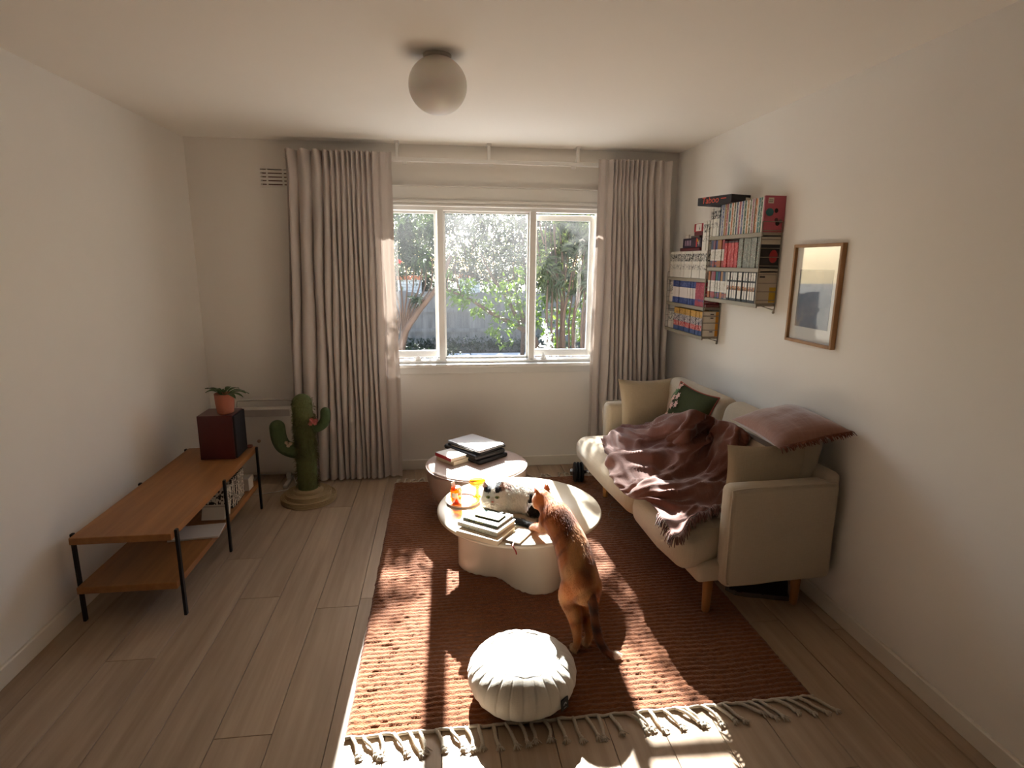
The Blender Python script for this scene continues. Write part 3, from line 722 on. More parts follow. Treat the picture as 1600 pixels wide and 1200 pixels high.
# ------------------------------------------------------------------ round ottoman by the window
OC = Vector((.222, 3.525)); OR, OZ = .325, .335
LEA = simple('mauve_leather', rgb(176, 150, 136), .3, var=.05, scale=30., bump=.08, bdist=.001)
ot = thing('ottoman', 'round mauve leather ottoman standing under the window', 'ottoman', (OC.x, OC.y, RT))
MB().lathe([(.001, RT), (.20, RT), (.225, RT+.012), (.255, RT+.06), (.285, RT+.12), (.305, RT+.18), (.318, RT+.24), (.322, RT+.285), (.320, RT+.305)], 80, (OC.x, OC.y, 0)).build('body', LEA, ot, True, world=True)
MB().lathe([(.318, OZ-.02), (.322, OZ-.012), (.318, OZ-.005), (.305, OZ-.001), (.28, OZ), (.001, OZ)], 80, (OC.x, OC.y, 0)).build('top', LEA, ot, True, world=True)
MB().tube([(OC.x+.3225*math.cos(a), OC.y+.3225*math.sin(a), OZ-.013) for a in [2*PI*i/80 for i in range(81)]], .005, 6).build('piping', LEA, ot, True, world=True)

# ------------------------------------------------------------------ books
PAGE = simple('book_pages', rgb(222, 212, 190), .9, var=.06, scale=3., stretch=(1, 60, 1))
def spine(name, base, bands=(), text=None, rnd=None, rough=.55, edge=None):
    if name in MATS: return MATS[name]
    t = NT(name); sx = t.n('ShaderNodeSeparateXYZ'); t.l(t.n('ShaderNodeTexCoord').outputs['Generated'], sx.inputs[0]); z = sx.outputs[2]
    oi = t.n('ShaderNodeObjectInfo'); c = base
    if rnd:
        st = [(i/len(rnd), x) for i, x in enumerate(rnd)]
        nd = t.n('ShaderNodeValToRGB'); nd.color_ramp.interpolation = 'CONSTANT'; t.l(oi.outputs['Random'], nd.inputs[0]); e = nd.color_ramp.elements
        while len(e) < len(st): e.new(.5)
        for i, (p, x) in enumerate(st): e[i].position = p; e[i].color = (*x, 1)
        c = nd.outputs[0]
    for (a, b_, x) in bands:
        f_ = t.math('MULTIPLY', t.math('GREATER_THAN', z, a), t.math('LESS_THAN', z, b_)); c = t.mix(f_, c, x)
    if text:
        for (a, b_, x, thr) in text:
            v = t.coord('Object', (90, 180, 75), True); nz = t.noise(v, 1., 1)
            f_ = t.math('MULTIPLY', t.math('MULTIPLY', t.math('GREATER_THAN', z, a), t.math('LESS_THAN', z, b_)), t.math('GREATER_THAN', nz, thr)); c = t.mix(f_, c, x)
    if edge:
        y = sx.outputs[1]; f_ = t.math('MULTIPLY', t.math('GREATER_THAN', y, edge[0]), t.math('LESS_THAN', y, edge[1])); c = t.mix(f_, edge[2], c)
    MATS[name] = t.end(t.bsdf(c, rough)); return MATS[name]
def book_mb(dx, ty, hz):
    """standing book: spine on -x, origin at its base centre"""
    q = MB(); c = min(.0018, ty*.16)
    q.box((-dx/2+c/2, 0, hz/2), (c, ty, hz), mi=0)
    for s_ in (-1, 1): q.box((0, s_*(ty/2-c/2), hz/2), (dx, c, hz), mi=0)
    q.box((c/2-.001, 0, hz/2), (dx-c-.004, ty-2*c, hz-.005), mi=1); return q
BM = {}
def book(name, label, mat, dims, loc, rot=None, group=None, parent=None, cat='book'):
    key = (mat.name, tuple(round(x, 4) for x in dims))
    if key not in BM:
        o = book_mb(*dims).build(name, [mat, PAGE], org=(0, 0, 0)); BM[key] = o.data
    else:
        o = bpy.data.objects.new(name, BM[key]); COL.objects.link(o)
    o.location = loc
    if rot is not None: o.rotation_euler = rot
    MTX[o.name] = Matrix.Translation(Vector(loc)) @ (o.rotation_euler.to_matrix().to_4x4())
    return tag(o, label, cat, group)

# ------------------------------------------------------------------ wall shelves
XF, XRW = 1.672, 1.785
WIRE = simple('shelf_wire', rgb(150, 140, 126), .4, .6)
SBRD = simple('shelf_board', rgb(150, 140, 122), .5, var=.04, scale=8.)
def shelf_unit(label, y0, y1, ztop, zbot, zs):
    o = thing('wall_shelf', label, 'shelf', (XRW, (y0+y1)/2, zbot))
    for yy in (y0, y1):
        q = MB(); q.tube([(XF-.002, yy, zbot+.045), (XF-.002, yy, ztop)], .0026, 6); q.tube([(XRW-.004, yy, zbot), (XRW-.004, yy, ztop)], .0026, 6)
        k = 0; z = ztop
        while z > zbot+.05:
            q.tube([(XF-.002, yy, z), (XRW-.004, yy, z)], .0022, 5); z -= .045
        q.tube([(XF-.002, yy, zbot+.045), (XRW-.004, yy, zbot+.012)], .0024, 5)
        q.lathe([(.001, -.004), (.007, -.004), (.007, .004), (.001, .004)], 10, (0, 0, 0), Matrix.Translation((XRW-.008, yy, zbot)) @ Matrix.Rotation(PI/2, 4, 'Y'))
        q.build('wire_ladder', WIRE, o, True, world=True)
    for z in zs:
        q = MB(); q.box(((XF+XRW)/2, (y0+y1)/2, z-.008), (XRW-XF-.004, y1-y0-.008, .014)); q.box((XF+.003, (y0+y1)/2, z-.011), (.008, y1-y0+.012, .022), bev=.002)
        q.build('shelf_board', SBRD, o, world=True)
    return o
UY0, UY1, FY0, FY1 = 2.905, 3.525, 3.50, 4.125
U1, U2, U3 = 1.762, 1.578, 1.392
F1, F2, F3 = 1.503, 1.325, 1.138
shelf_unit('wire wall shelf nearer the framed picture, holding three rows of comics', UY0, UY1-.02, 1.815, 1.345, (U1, U2, U3))
shelf_unit('wire wall shelf next to the corner curtain, holding three rows of comics', FY0+.012, FY1, 1.54, 1.095, (F1, F2, F3))
WH, BK = rgb(222, 216, 204), rgb(30, 28, 28)
M_white = spine('spine_white', WH, text=[(.62, .9, BK, .5), (.3, .5, rgb(90, 85, 80), .58)])
M_white2 = spine('spine_white_band', WH, [(.42, .46, rgb(180, 170, 160))], text=[(.5, .95, BK, .52)])
cols_ = [rgb(70, 82, 104), rgb(150, 60, 70), rgb(40, 104, 104), rgb(168, 120, 66), rgb(90, 96, 60), rgb(60, 70, 120), rgb(176, 104, 48), rgb(52, 92, 70), rgb(140, 90, 100), rgb(190, 186, 176)]
M_col = spine('spine_colours', WH, [(0, .08, WH)], text=[(.1, .95, WH, .63)], rnd=cols_, edge=(.34, .98, WH))
M_pink = simple('pink_cover', rgb(176, 78, 92), .5, var=.05, scale=20.)
M_mix = spine('spine_mixed', WH, [(.24, .66, WH)], text=[(.06, .2, rgb(170, 80, 60), .5), (.3, .6, rgb(190, 180, 160), .55)], rnd=[rgb(84, 84, 110), rgb(140, 74, 80), rgb(150, 104, 70), rgb(110, 112, 100), rgb(100, 70, 90), rgb(70, 90, 110)])
M_red = spine('spine_red', rgb(186, 48, 48), [(.93, 1., rgb(60, 30, 30))], text=[(.1, .9, rgb(214, 130, 120), .6)])
M_grey = spine('spine_grey', rgb(120, 122, 112), text=[(.05, .95, rgb(190, 190, 170), .55), (.05, .95, rgb(50, 70, 80), .63), (.3, .8, rgb(150, 60, 60), .68)])
M_bw = spine('spine_black_white', BK, [(.0, .06, BK), (.08, .36, WH), (.44, .64, WH), (.7, .96, WH)], text=[(.36, .5, rgb(180, 120, 60), .45), (.36, .5, rgb(150, 60, 40), .6), (.7, .96, BK, .64)], edge=(.3, 1.1, BK))
M_blue = spine('spine_blue', rgb(44, 62, 120), [(.27, .72, rgb(220, 208, 200))], text=[(.05, .25, rgb(120, 130, 170), .62), (.76, .95, rgb(110, 120, 160), .6)])
M_crim = spine('spine_crimson', rgb(156, 44, 62), text=[(.05, .95, rgb(190, 100, 110), .57), (.2, .3, rgb(60, 70, 130), .5)])
M_multi = spine('spine_multi', rgb(180, 60, 56), [(.0, .2, rgb(52, 74, 120)), (.42, .74, rgb(206, 196, 190)), (.74, 1., rgb(196, 150, 62))], text=[(.42, .74, rgb(50, 40, 70), .5), (.2, .42, rgb(220, 200, 190), .6), (.76, .95, rgb(120, 70, 40), .6)])
def row(mat, n, y_near, y_far, z, h, label, group, dx=.108, jit=.006):
    w = (y_far-y_near)/n
    for i in range(n):
        jx = random.uniform(0, jit)
        book('paperback', label, mat, (dx, w*.95, h), (XF+.004+dx/2+jx, y_near+(i+.5)*w, z+.0005), None, group)
# near unit
def yU(px_, py): return on(px_, py, 0, XF).y
NAMED = [('slate blue', rgb(70, 82, 104)), ('cherry', rgb(150, 60, 70)), ('teal', rgb(40, 104, 104)), ('tan', rgb(168, 120, 66)), ('olive', rgb(90, 96, 60)), ('indigo', rgb(60, 70, 120)), ('orange', rgb(176, 104, 48)), ('green', rgb(52, 92, 70)), ('mauve', rgb(140, 90, 100)), ('pale grey', rgb(160, 156, 146))]
def named_row(tagn, names, y_near, y_far, z, h, lab, group, mk):
    w = (y_far-y_near)/len(names); dn = dict(NAMED)
    for i, nm in enumerate(names):
        book('paperback', lab % nm, mk(tagn+'_'+nm.replace(' ', '_'), dn[nm]), (.108, w*.95, h), (XF+.004+.054+random.uniform(0, .006), y_near+(i+.5)*w, z+.0005), None, group)
mk_col = lambda n, c: spine(n, c, text=[(.1, .95, WH, .63)], edge=(.34, .98, WH))
mk_mix = lambda n, c: spine(n, c, [(.24, .66, WH)], text=[(.06, .2, rgb(170, 80, 60), .5), (.3, .6, rgb(190, 180, 160), .55)])
named_row('spine_top', ['green', 'teal', 'orange', 'mauve', 'olive', 'tan', 'green', 'indigo', 'cherry', 'slate blue', 'olive', 'orange', 'teal', 'cherry', 'tan', 'indigo', 'slate blue'], 2.925, 3.40, U1, .177, 'thin comic with %s and white spine in the row under the black game box', 'coloured comics on the top board', mk_col)
row(M_white, 4, 3.40, 3.515, U1, .166, 'white-spined comic at the corner end of the coloured comic row', 'white comics beside the coloured comics')
row(M_grey, 8, 2.93, 3.155, U2, .160, 'grey-green patterned comic beside the scarlet comics', 'grey patterned comics')
row(M_red, 8, 3.158, 3.315, U2, .150, 'scarlet-spined comic on the middle board of the near shelf', 'scarlet comics')
named_row('spine_mid', ['cherry', 'orange', 'tan', 'indigo', 'mauve', 'slate blue'], 3.318, 3.488, U2, .160, 'white-banded comic with %s spine ends beside the scarlet comics', 'white-banded comics beside the scarlet ones', mk_mix)
row(M_bw, 11, 2.93, 3.245, U3, .165, 'black-and-white spined comic on the bottom board of the near shelf', 'black-and-white comics')
named_row('spine_low', ['pale grey', 'slate blue', 'tan', 'indigo', 'teal', 'cherry', 'mauve', 'orange'], 3.248, 3.49, U3, .160, 'white-banded comic with %s spine ends beside the black-and-white comics', 'white-banded comics beside the black-and-white ones', mk_mix)
# end books that show their covers to the room
pk = book('comic_album', 'pink-covered comic standing at the near end of the top board', M_pink, (.113, .014, .182), (XF+.004+.0565, 2.916, U1+.0005))
MB().box((-.026, -.0073, .158), (.03, .0006, .028)).build('cover_label', simple('print_cream', rgb(206, 196, 178), .8), pk)
q = MB()
for zz in (.161, .152): q.box((-.026, -.0079, zz), (.022, .0006, .003))
q.build('cover_print', simple('print_dark', rgb(50, 46, 46), .8), pk)
for nm_, (x_, z_, a_, b_, c_) in (('teal', (-.028, .1, .022, .02, rgb(36, 96, 100))), ('dark', (.02, .045, .012, .013, rgb(34, 28, 32))), ('brown', (.012, .062, .01, .01, rgb(92, 52, 56))), ('dark', (.008, .108, .01, .012, rgb(34, 28, 32))), ('grey', (.035, .055, .01, .011, rgb(120, 96, 96)))):
    MB().ell((x_, -.0073, z_), (a_, .0006, b_), 16, 8).build('cover_print', simple('cover_ink_'+nm_, c_, .7), pk)
bc = book('comic_album', 'cream and black covered comic at the near end of the middle board', spine('cover_mid', rgb(28, 26, 28), [(.76, 1., rgb(196, 186, 168))]), (.108, .014, .160), (XF+.004+.054, 2.919, U2+.0005))
MB().ell((.02, -.0073, .06), (.024, .0006, .034), 16, 8).build('cover_print', simple('print_red', rgb(150, 36, 40), .8), bc)
bc = book('comic_album', 'cream-covered comic with a yellow panel at the near end of the bottom board', simple('cover_cream', rgb(196, 184, 162), .6), (.108, .014, .162), (XF+.004+.054, 2.919, U3+.0005))
MB().box((.034, -.0073, .045), (.036, .0006, .08)).build('cover_print', simple('print_yellow', rgb(196, 160, 50), .8), bc)
MB().box((-.03, -.0073, .14), (.03, .0006, .008)).build('cover_title', simple('print_dark', rgb(50, 46, 46), .8), bc)
# far unit
row(M_white, 19, 3.535, 4.115, F1, .176, 'white-spined comic in the long row under the card game boxes', 'long row of white comics')
row(M_crim, 5, 3.532, 3.665, F2, .152, 'crimson-spined comic beside the blue-and-white comics', 'crimson comics')
row(M_blue, 10, 3.668, 4.035, F2, .156, 'blue comic with a broad white band on the spine', 'blue-and-white comics')
row(M_white2, 2, 4.04, 4.10, F2, .14, 'pale comic at the corner end of the blue comics', 'pale comics beside the blue ones')
row(M_multi, 10, 3.535, 3.99, F3, .155, 'red, yellow and blue spined comic on the lowest board', 'multicoloured comics')
row(M_white2, 3, 4.0, 4.09, F3, .12, 'short pale comic at the corner end of the lowest board', 'short pale comics')
bc = book('comic_album', 'white-covered book with an orange edge strip at the near end of the lowest board', simple('cover_white', rgb(214, 204, 188), .6), (.108, .014, .158), (XF+.004+.054, 3.524, F3+.0005))
MB().box((.042, -.0073, .079), (.022, .0006, .157)).build('cover_strip', simple('print_orange', rgb(206, 140, 40), .8), bc)
for zz, w in ((.142, .024), (.118, .02), (.03, .022)): MB().box((.006, -.0073, zz), (w, .0006, .006)).build('cover_print', simple('print_dark', rgb(50, 46, 46), .8), bc)
# three white comics standing on the white row
zt = F1+.1765
row(M_white, 3, 3.535, 3.615, zt, .18, 'white-spined comic standing on top of the white row beside the card games', 'white comics on top of the white row')
# boxes
def boxthing(name, label, cat, c, d, mat, bev=.002, rz=0.):
    o = thing(name, label, cat, (c[0], c[1], c[2]-d[2]/2), rz)
    MB().box((0, 0, d[2]/2), d, bev=bev, seg=1).build('box', mat, o); return o
xm = XF+.052
boxthing('game_box', 'flat dark red card game box lying on the white comic row', 'box', (xm, 3.80, zt+.0115), (.095, .31, .022), simple('box_maroon', rgb(92, 26, 30), .5))
b4 = boxthing('game_box', 'dark purple card game box printed with a large 4', 'box', (xm, 3.775, zt+.0235+.0305), (.09, .285, .061), simple('box_purple', rgb(44, 30, 52), .5))
FRONT = lambda x, y, z: Matrix.Translation((x, y, z)) @ Matrix.Rotation(-PI/2, 4, 'Z') @ Matrix.Rotation(PI/2, 4, 'X')
zz = zt+.0235+.0305
pn = MB().box((-.0455, -.075, .0305), (.001, .018, .06)).build('red_panel', simple('print_scarlet', rgb(190, 52, 56), .6), b4)
text_mesh('number_print', '4', .05, simple('print_white', rgb(225, 215, 205), .7), b4, FRONT(xm-.0458, 3.668, zz-.004))
MB().ell((-.0455, -.088, .043), (.001, .012, .010), 14, 8).build('yellow_dot', simple('print_yellow', rgb(196, 160, 50), .8), b4)
for yy, w in ((.02, .012), (.045, .01), (.07, .016), (.1, .01)): MB().box((-.0455, yy, .03), (.001, w, .034)).build('letter_block', simple('print_lilac', rgb(170, 140, 160), .7), b4)
boxthing('game_box', 'thin grey card tin between the stacked card games', 'box', (xm, 3.735, zt+.0845+.007), (.085, .13, .014), simple('tin_grey', rgb(96, 86, 84), .4, .3))
bx_ = boxthing('game_box', 'maroon card box under the red and white box', 'box', (xm, 3.69, zt+.0985+.012), (.085, .12, .024), simple('box_maroon', rgb(92, 26, 30), .5))
rw = boxthing('game_box', 'red and white card box topping the card game pile', 'box', (xm, 3.695, zt+.1225+.0255), (.085, .125, .051), simple('box_red', rgb(170, 36, 44), .5))
MB().box((-.043, -.008, .026), (.001, .078, .044)).build('white_panel', simple('print_white', rgb(225, 215, 205), .7), rw)
q = MB(); q.add([(-.0438, -.03, .012), (-.0438, -.018, .012), (-.0438, -.024, .036)], [(0, 1, 2)]); q.build('spade_print', simple('print_dark', rgb(50, 46, 46), .8), rw)
boxthing('card_stand', 'small white card standing at the corner end of the card games', 'card', (xm, 3.945, zt+.0235+.045), (.01, .05, .09), simple('print_white', rgb(225, 215, 205), .7))
# the black party game on top
tb = boxthing('game_box', 'black party game box reading Taboo lying across the comic tops', 'box', (1.69, 3.38, U1+.178+.0235), (.17, .27, .046), simple('box_black', rgb(24, 20, 28), .45), rz=math.radians(18))
ms = MTX[tb.name]
ofs = ms @ Matrix.Translation((-.0856, .03, .024)) @ Matrix.Rotation(-PI/2, 4, 'Z') @ Matrix.Rotation(PI/2, 4, 'X')
text_mesh('game_title', 'Taboo', .052, simple('print_orange_red', rgb(226, 92, 60), .6), tb, ofs, shear=.1)
MB().box((-.0854, -.075, .028), (.0012, .04, .005)).build('subtitle_print', simple('print_orange_red', rgb(226, 92, 60), .6), tb)
MB().box((.05, -.1354, .02), (.05, .0012, .022)).build('side_label', simple('print_cream', rgb(206, 196, 178), .8), tb)
boxthing('card_deck', 'dark red card deck lying at the near end of the crimson comics', 'card deck', (XF+.055, 3.514, F2+.010), (.09, .022, .018), simple('box_maroon', rgb(92, 26, 30), .5))

# ------------------------------------------------------------------ framed picture
fz0, fz1 = 1.218, 1.695; fy1 = 2.763; fy0 = fy1-.36
fp = thing('framed_picture', 'oak framed print with a white mount on the wall beside the shelves', 'picture', (XR, (fy0+fy1)/2, fz0))
FO = wood('frame_oak', rgb(150, 108, 70), rgb(184, 140, 96), 2, .5)
ym = (fy0+fy1)/2; zm = (fz0+fz1)/2
for yy in (fy0+.0075, fy1-.0075): MB().box((XR-.012, yy, zm), (.024, .015, fz1-fz0), bev=.002).build('frame_side', FO, fp, world=True)
for zz in (fz0+.0075, fz1-.0075): MB().box((XR-.012, ym, zz), (.024, fy1-fy0-.03, .015), bev=.002).build('frame_side', FO, fp, world=True)
MB().box((XR-.006, ym, zm), (.006, fy1-fy0-.03, fz1-fz0-.03)).build('mount', simple('mount_white', rgb(226, 220, 208), .9), fp, world=True)
t = NT('print_art'); cc = t.ramp(t.noise(t.coord('Object', (1, 6, 6)), 1., 3), [(.35, rgb(34, 36, 44)), (.5, rgb(86, 78, 76)), (.65, rgb(150, 120, 90))])
MB().box((XR-.010, ym-.0, zm-.02), (.002, fy1-fy0-.11, fz1-fz0-.2)).build('print', t.end(t.bsdf(cc, .7)), fp, world=True)
MB().box((XR-.0135, ym, zm), (.002, fy1-fy0-.03, fz1-fz0-.03)).build('glazing', glassy('picture_glass', (.97, .97, .97)), fp, world=True)

# ------------------------------------------------------------------ low bench on the left
BW = wood('bench_wood', rgb(132, 84, 46), rgb(176, 122, 72), 1, .45)
BLK = simple('black_metal', rgb(22, 22, 24), .45, .3)
bx0, bx1, by0, by1 = -1.60, -1.185, 2.50, 3.735
bn = thing('low_bench', 'low two-tier oak bench with slim black metal legs', 'bench', ((bx0+bx1)/2, (by0+by1)/2, 0))
for zt_, nm in ((.42, 'top_board'), (.185, 'lower_board')): MB().box(((bx0+bx1)/2, (by0+by1)/2, zt_-.016), (bx1-bx0, by1-by0, .032), bev=.003).build(nm, BW, bn, world=True)
for yy in (3.705, 3.13, 2.54):
    for xx in (bx1+.006, bx0-.006): MB().box((xx, yy, .212), (.013, .02, .424), bev=.002).build('leg', BLK, bn, world=True)
sp_ = thing('loudspeaker', 'dark cherry bookshelf loudspeaker with a black front on the bench', 'speaker', (-1.325, 3.58, .42))
MB().box((-1.333, 3.58, .42+.137), (.2, .19, .27), bev=.004).build('cabinet', simple('cherry', rgb(74, 22, 22), .35, var=.2, scale=5., stretch=(1, 1, .1)), sp_, world=True)
MB().box((-1.228, 3.58, .42+.137), (.014, .186, .262), bev=.005).build('grille', simple('grille_black', rgb(24, 20, 22), .8), sp_, world=True)
pt = thing('potted_plant', 'small green plant in a terracotta pot on the loudspeaker', 'plant', (-1.29, 3.555, .692))
MB().lathe([(.001, 0), (.040, 0), (.046, .006), (.053, .06), (.055, .118), (.056, .122), (.051, .122), (.049, .1), (.001, .1)], 32).build('pot', simple('pot_terra', rgb(178, 108, 84), .75, var=.06, scale=12.), pt, True)
MB().lathe([(.05, .1), (.03, .108), (.001, .11)], 20).build('soil', simple('potting_soil', rgb(46, 36, 28), .95), pt, True)
PLF = leafmat('house_leaf', rgb(58, 84, 44), rgb(80, 110, 44), .25)
for k in range(15):
    a = k*2.4+.3; el = .35+.6*((k*7) % 5)/5; L = random.uniform(.075, .125)
    d = Vector((math.cos(a)*math.cos(el), math.sin(a)*math.cos(el), math.sin(el))); p0 = Vector((math.cos(a)*.012, math.sin(a)*.012, .11)); sd = d.cross(Vector((0, 0, 1))).normalized()
    q = MB(); q.tube([p0, p0+d*.03], .0016, 5)
    def lf(u, v):
        w = math.sin(PI*min(1, v*.93+.05))**.8*.016; c_ = p0+d*(.025+L*v)+Vector((0, 0, -.05*v*v)); return c_+sd*(u*2-1)*w+Vector((0, 0, abs(u*2-1)*.004))
    q.grid(lf, 3, 9); q.build('leaf', PLF, pt, True)
ds = thing('trinket_dish', 'small round brown dish on the far end of the bench', 'dish', (-1.225, 3.712, .42))
MB().lathe([(.001, .001), (.018, .001), (.021, .004), (.0225, .014), (.021, .014), (.018, .006), (.001, .005)], 24).build('dish', simple('dish_brown', rgb(120, 62, 46), .4), ds, True)
# books on the lower board
z0 = .1855
M_bwb = spine('spine_dark_print', rgb(60, 54, 50), text=[(.04, .96, rgb(190, 180, 165), .54)])
for i in range(9):
    w = .022; tilt = .10
    book('comic', 'grey printed comic leaning on the lower bench board', M_bwb, (.115, w*.97, .172), (bx1-.075+random.uniform(-.004, .004), 3.30+i*.0235, z0+.002), (-tilt, 0, 0), 'grey comics on the lower bench board')
for i in range(4):
    book('paperback', 'white paperback slanting against the grey comics on the bench', M_white2, (.12, .02, .165), (bx1-.072, 3.135+i*.0245, z0+.005), (-.42, 0, 0), 'white paperbacks on the lower bench board')
boxthing('storage_box', 'small white box beside the comics under the bench top', 'box', (bx1-.065, 3.595, z0+.04), (.11, .085, .08), simple('box_white', rgb(205, 196, 184), .7))
rd = thing('toy_ball', 'dark red round tin behind the white box under the bench', 'tin', (bx1-.13, 3.66, z0))
MB().lathe([(.001, 0), (.034, 0), (.036, .004), (.036, .1), (.034, .104), (.001, .106)], 24).build('tin', simple('tin_red', rgb(120, 28, 34), .4), rd, True)
rd.name = 'red_tin'
lf_ = thing('magazine', 'pale magazine poking out over the edge of the lower bench board', 'magazine', (bx1-.1, 2.99, z0))
MB().box((0.0, 0, .006), (.24, .16, .010), Matrix.Rotation(.12, 4, 'Z'), .001, 1).build('pages', simple('box_white', rgb(205, 196, 184), .7), lf_)

# ------------------------------------------------------------------ panel heater
hx0, hx1 = -1.455, -1.045; hy = 4.17
HT = simple('heater_white', rgb(196, 188, 178), .45, var=.02, scale=5.)
he = thing('panel_heater', 'pale panel heater standing against the wall behind the cactus', 'heater', ((hx0+hx1)/2, hy, 0))
MB().box(((hx0+hx1)/2, hy, .325), (hx1-hx0, .055, .50), bev=.026, seg=4).build('panel', HT, he, True, world=True)
MB().box(((hx0+hx1)/2, hy-.029, .535), (hx1-hx0-.05, .006, .05), bev=.002).build('top_grille', simple('heater_grey', rgb(170, 160, 150), .5), he, world=True)
MB().tube(spline([(hx0+.02, hy+.02, .5), (hx0+.015, hy+.03, .595), (hx0+.06, hy+.03, .615), (hx1-.06, hy+.03, .615), (hx1-.01, hy+.03, .59), (hx1-.012, hy+.02, .5)], 40), .007, 8).build('rail', HT, he, True, world=True)
for xx in (hx0+.07, hx1-.07):
    q = MB(); q.box((xx, hy, .055), (.035, .03, .05), bev=.004); q.box((xx, hy-.02, .012), (.032, .22, .02), bev=.006); q.build('foot', HT, he, world=True)
MB().lathe([(.001, 0), (.012, 0), (.012, .01), (.001, .01)], 16, (0, 0, 0), Matrix.Translation((hx0+.16, hy-.028, .33)) @ Matrix.Rotation(PI/2, 4, 'X')).build('badge', simple('heater_badge', rgb(150, 120, 96), .5), he, True, world=True)
cb_ = MB().tube(spline([(hx1-.03, hy-.03, .045), (hx1-.0, hy-.1, .012), (hx1-.05, hy-.16, .005), (hx1-.2, hy-.22, .005), (hx1-.32, hy-.2, .005), (hx1-.4, hy-.1, .005)], 40), .0032, 6).build('power_cord', simple('cord_white', rgb(215, 208, 198), .5), he, True, world=True)

# ------------------------------------------------------------------ cactus scratching post
kc = flo(484, 780, 0.); kc = Vector((-.905, 3.83))
ca = thing('cactus_scratcher', 'green cactus-shaped cat scratching post on a tiered sisal base', 'scratching post', (kc.x, kc.y, 0))
SIS = simple('sisal', rgb(176, 152, 116), .95, var=.15, scale=90., bump=.6, bdist=.002)
for r, za, zb in ((.182, 0, .034), (.150, .034, .062), (.098, .062, .085)):
    q = MB(); n_ = int(round((zb-za)/.0095)); 
    for k in range(n_): q.tube([((r-.005)*math.cos(a), (r-.005)*math.sin(a), za+.005+k*.0095) for a in [2*PI*i/64 for i in range(65)]], .0056, 6)
    rr = r-.006
    while rr > .012:
        q.tube([(rr*math.cos(a), rr*math.sin(a), zb-.004) for a in [2*PI*i/48 for i in range(49)]], .0052, 5); rr -= .0098
    q.lathe([(.001, za), (r-.006, za), (r-.006, zb-.003), (.001, zb-.003)], 48); q.build('base_tier', SIS, ca, True)
CG = simple('cactus_green', rgb(96, 104, 62), .95, var=.35, scale=60., bump=.9, bdist=.004)
CGD = simple('cactus_arm_green', rgb(72, 88, 54), .95, var=.3, scale=70., bump=.9, bdist=.004)
def rtube(q, pts, r, n=16):
    P = spline(pts, 40); rad = [r]*40
    for i in range(7): rad[39-i] = r*math.sqrt(max(.0004, 1-((7-i)/7.)**2)) if False else rad[39-i]
    q.tube(P, r, n); q.ell(P[-1], (r, r, r), n, 10); return P
q = MB(); P = rtube(q, [(.0, 0, .07), (.0, 0, .3), (-.002, 0, .5), (-.004, 0, .675)], .065); q.build('trunk', CG, ca, True)
q = MB(); PL = rtube(q, [(0, 0, .345), (-.08, 0, .352), (-.14, 0, .385), (-.165, 0, .44), (-.172, 0, .515)], .050); q.build('arm', CGD, ca, True)
q = MB(); PR_ = rtube(q, [(0, 0, .505), (.07, 0, .505), (.115, 0, .525), (.137, 0, .56), (.142, 0, .612)], .033); q.build('arm', CGD, ca, True)
q = MB()
for i in range(4200):
    w = random.uniform(0, 2*PI); z = random.uniform(.1, .715) if i % 2 else random.uniform(.3, .6); r = .064 if z < .675 else math.sqrt(max(1e-4, .064**2-(z-.675)**2)); p = Vector((r*math.cos(w), r*math.sin(w), z))
    d = Vector((math.cos(w)*.5, math.sin(w)*.5, -.4+random.uniform(-.6, .6)))+rdir(0)*.8; leaf(q, p, d, random.uniform(.010, .030), .0024, .4)
stuff(q.build('fibre_strands', leafmat('fibre', rgb(108, 106, 66), rgb(110, 110, 60), .3), ca))
def flower(q, c, r, n=7):
    c = Vector(c)
    for k in range(n):
        a = 2*PI*k/n; d = Vector((math.cos(a), -.7, math.sin(a))).normalized(); sd = d.cross(Vector((0, -1, 0))).normalized()
        q.add([c, c+d*r*.6+sd*r*.28, c+d*r, c+d*r*.6-sd*r*.28], [(0, 1, 2, 3)])
FLP = simple('flower_pink', rgb(206, 120, 116), .8); FLW = simple('flower_cream', rgb(190, 168, 140), .8)
for (x_, z_) in ((.052, .55), (.07, .565), (.083, .553), (.062, .575), (.09, .57)):
    q = MB(); flower(q, (x_, -.045, z_), .02); q.build('pink_flower', FLP, ca)
for (x_, z_) in ((-.095, .405), (-.08, .418), (-.105, .425)):
    q = MB(); flower(q, (x_, -.05, z_), .018); q.build('cream_flower', FLW, ca)
# ------------------------------------------------------------------ sofa
SO = Vector((1.217, 2.15, 0)); SROT = math.radians(3.7); SL = 1.62
sf = thing('sofa', 'small natural linen sofa with slim arms and tapered wooden legs', 'sofa', tuple(SO), SROT)
SM = MTX['sofa']
LIN = fabric('sofa_linen', rgb(186, 172, 150), 300., .1, 0., .3)
LINW = LIN
def rbox(lo, hi, bev, seg=4, fn=None, cuts=0):
    """rounded, optionally subdivided and shaped block"""
    bm = bmesh.new(); bmesh.ops.create_cube(bm, size=1.)
    c = [(a+b)/2 for a, b in zip(lo, hi)]; d = [b-a for a, b in zip(lo, hi)]
    for v in bm.verts: v.co = Vector((v.co.x*d[0]+c[0], v.co.y*d[1]+c[1], v.co.z*d[2]+c[2]))
    bmesh.ops.bevel(bm, geom=bm.edges[:], offset=bev, segments=seg, profile=.5, affect='EDGES')
    if cuts: bmesh.ops.subdivide_edges(bm, edges=bm.edges[:], cuts=cuts, use_grid_fill=True)
    bm.verts.index_update(); vv = [fn(v.co) if fn else v.co[:] for v in bm.verts]; ff = [[v.index for v in f.verts] for f in bm.faces]; bm.free()
    return MB().add(vv, ff)
rbox((-.10, .05, .205), (.50, SL-.05, .30), .025).build('base', LIN, sf, True)
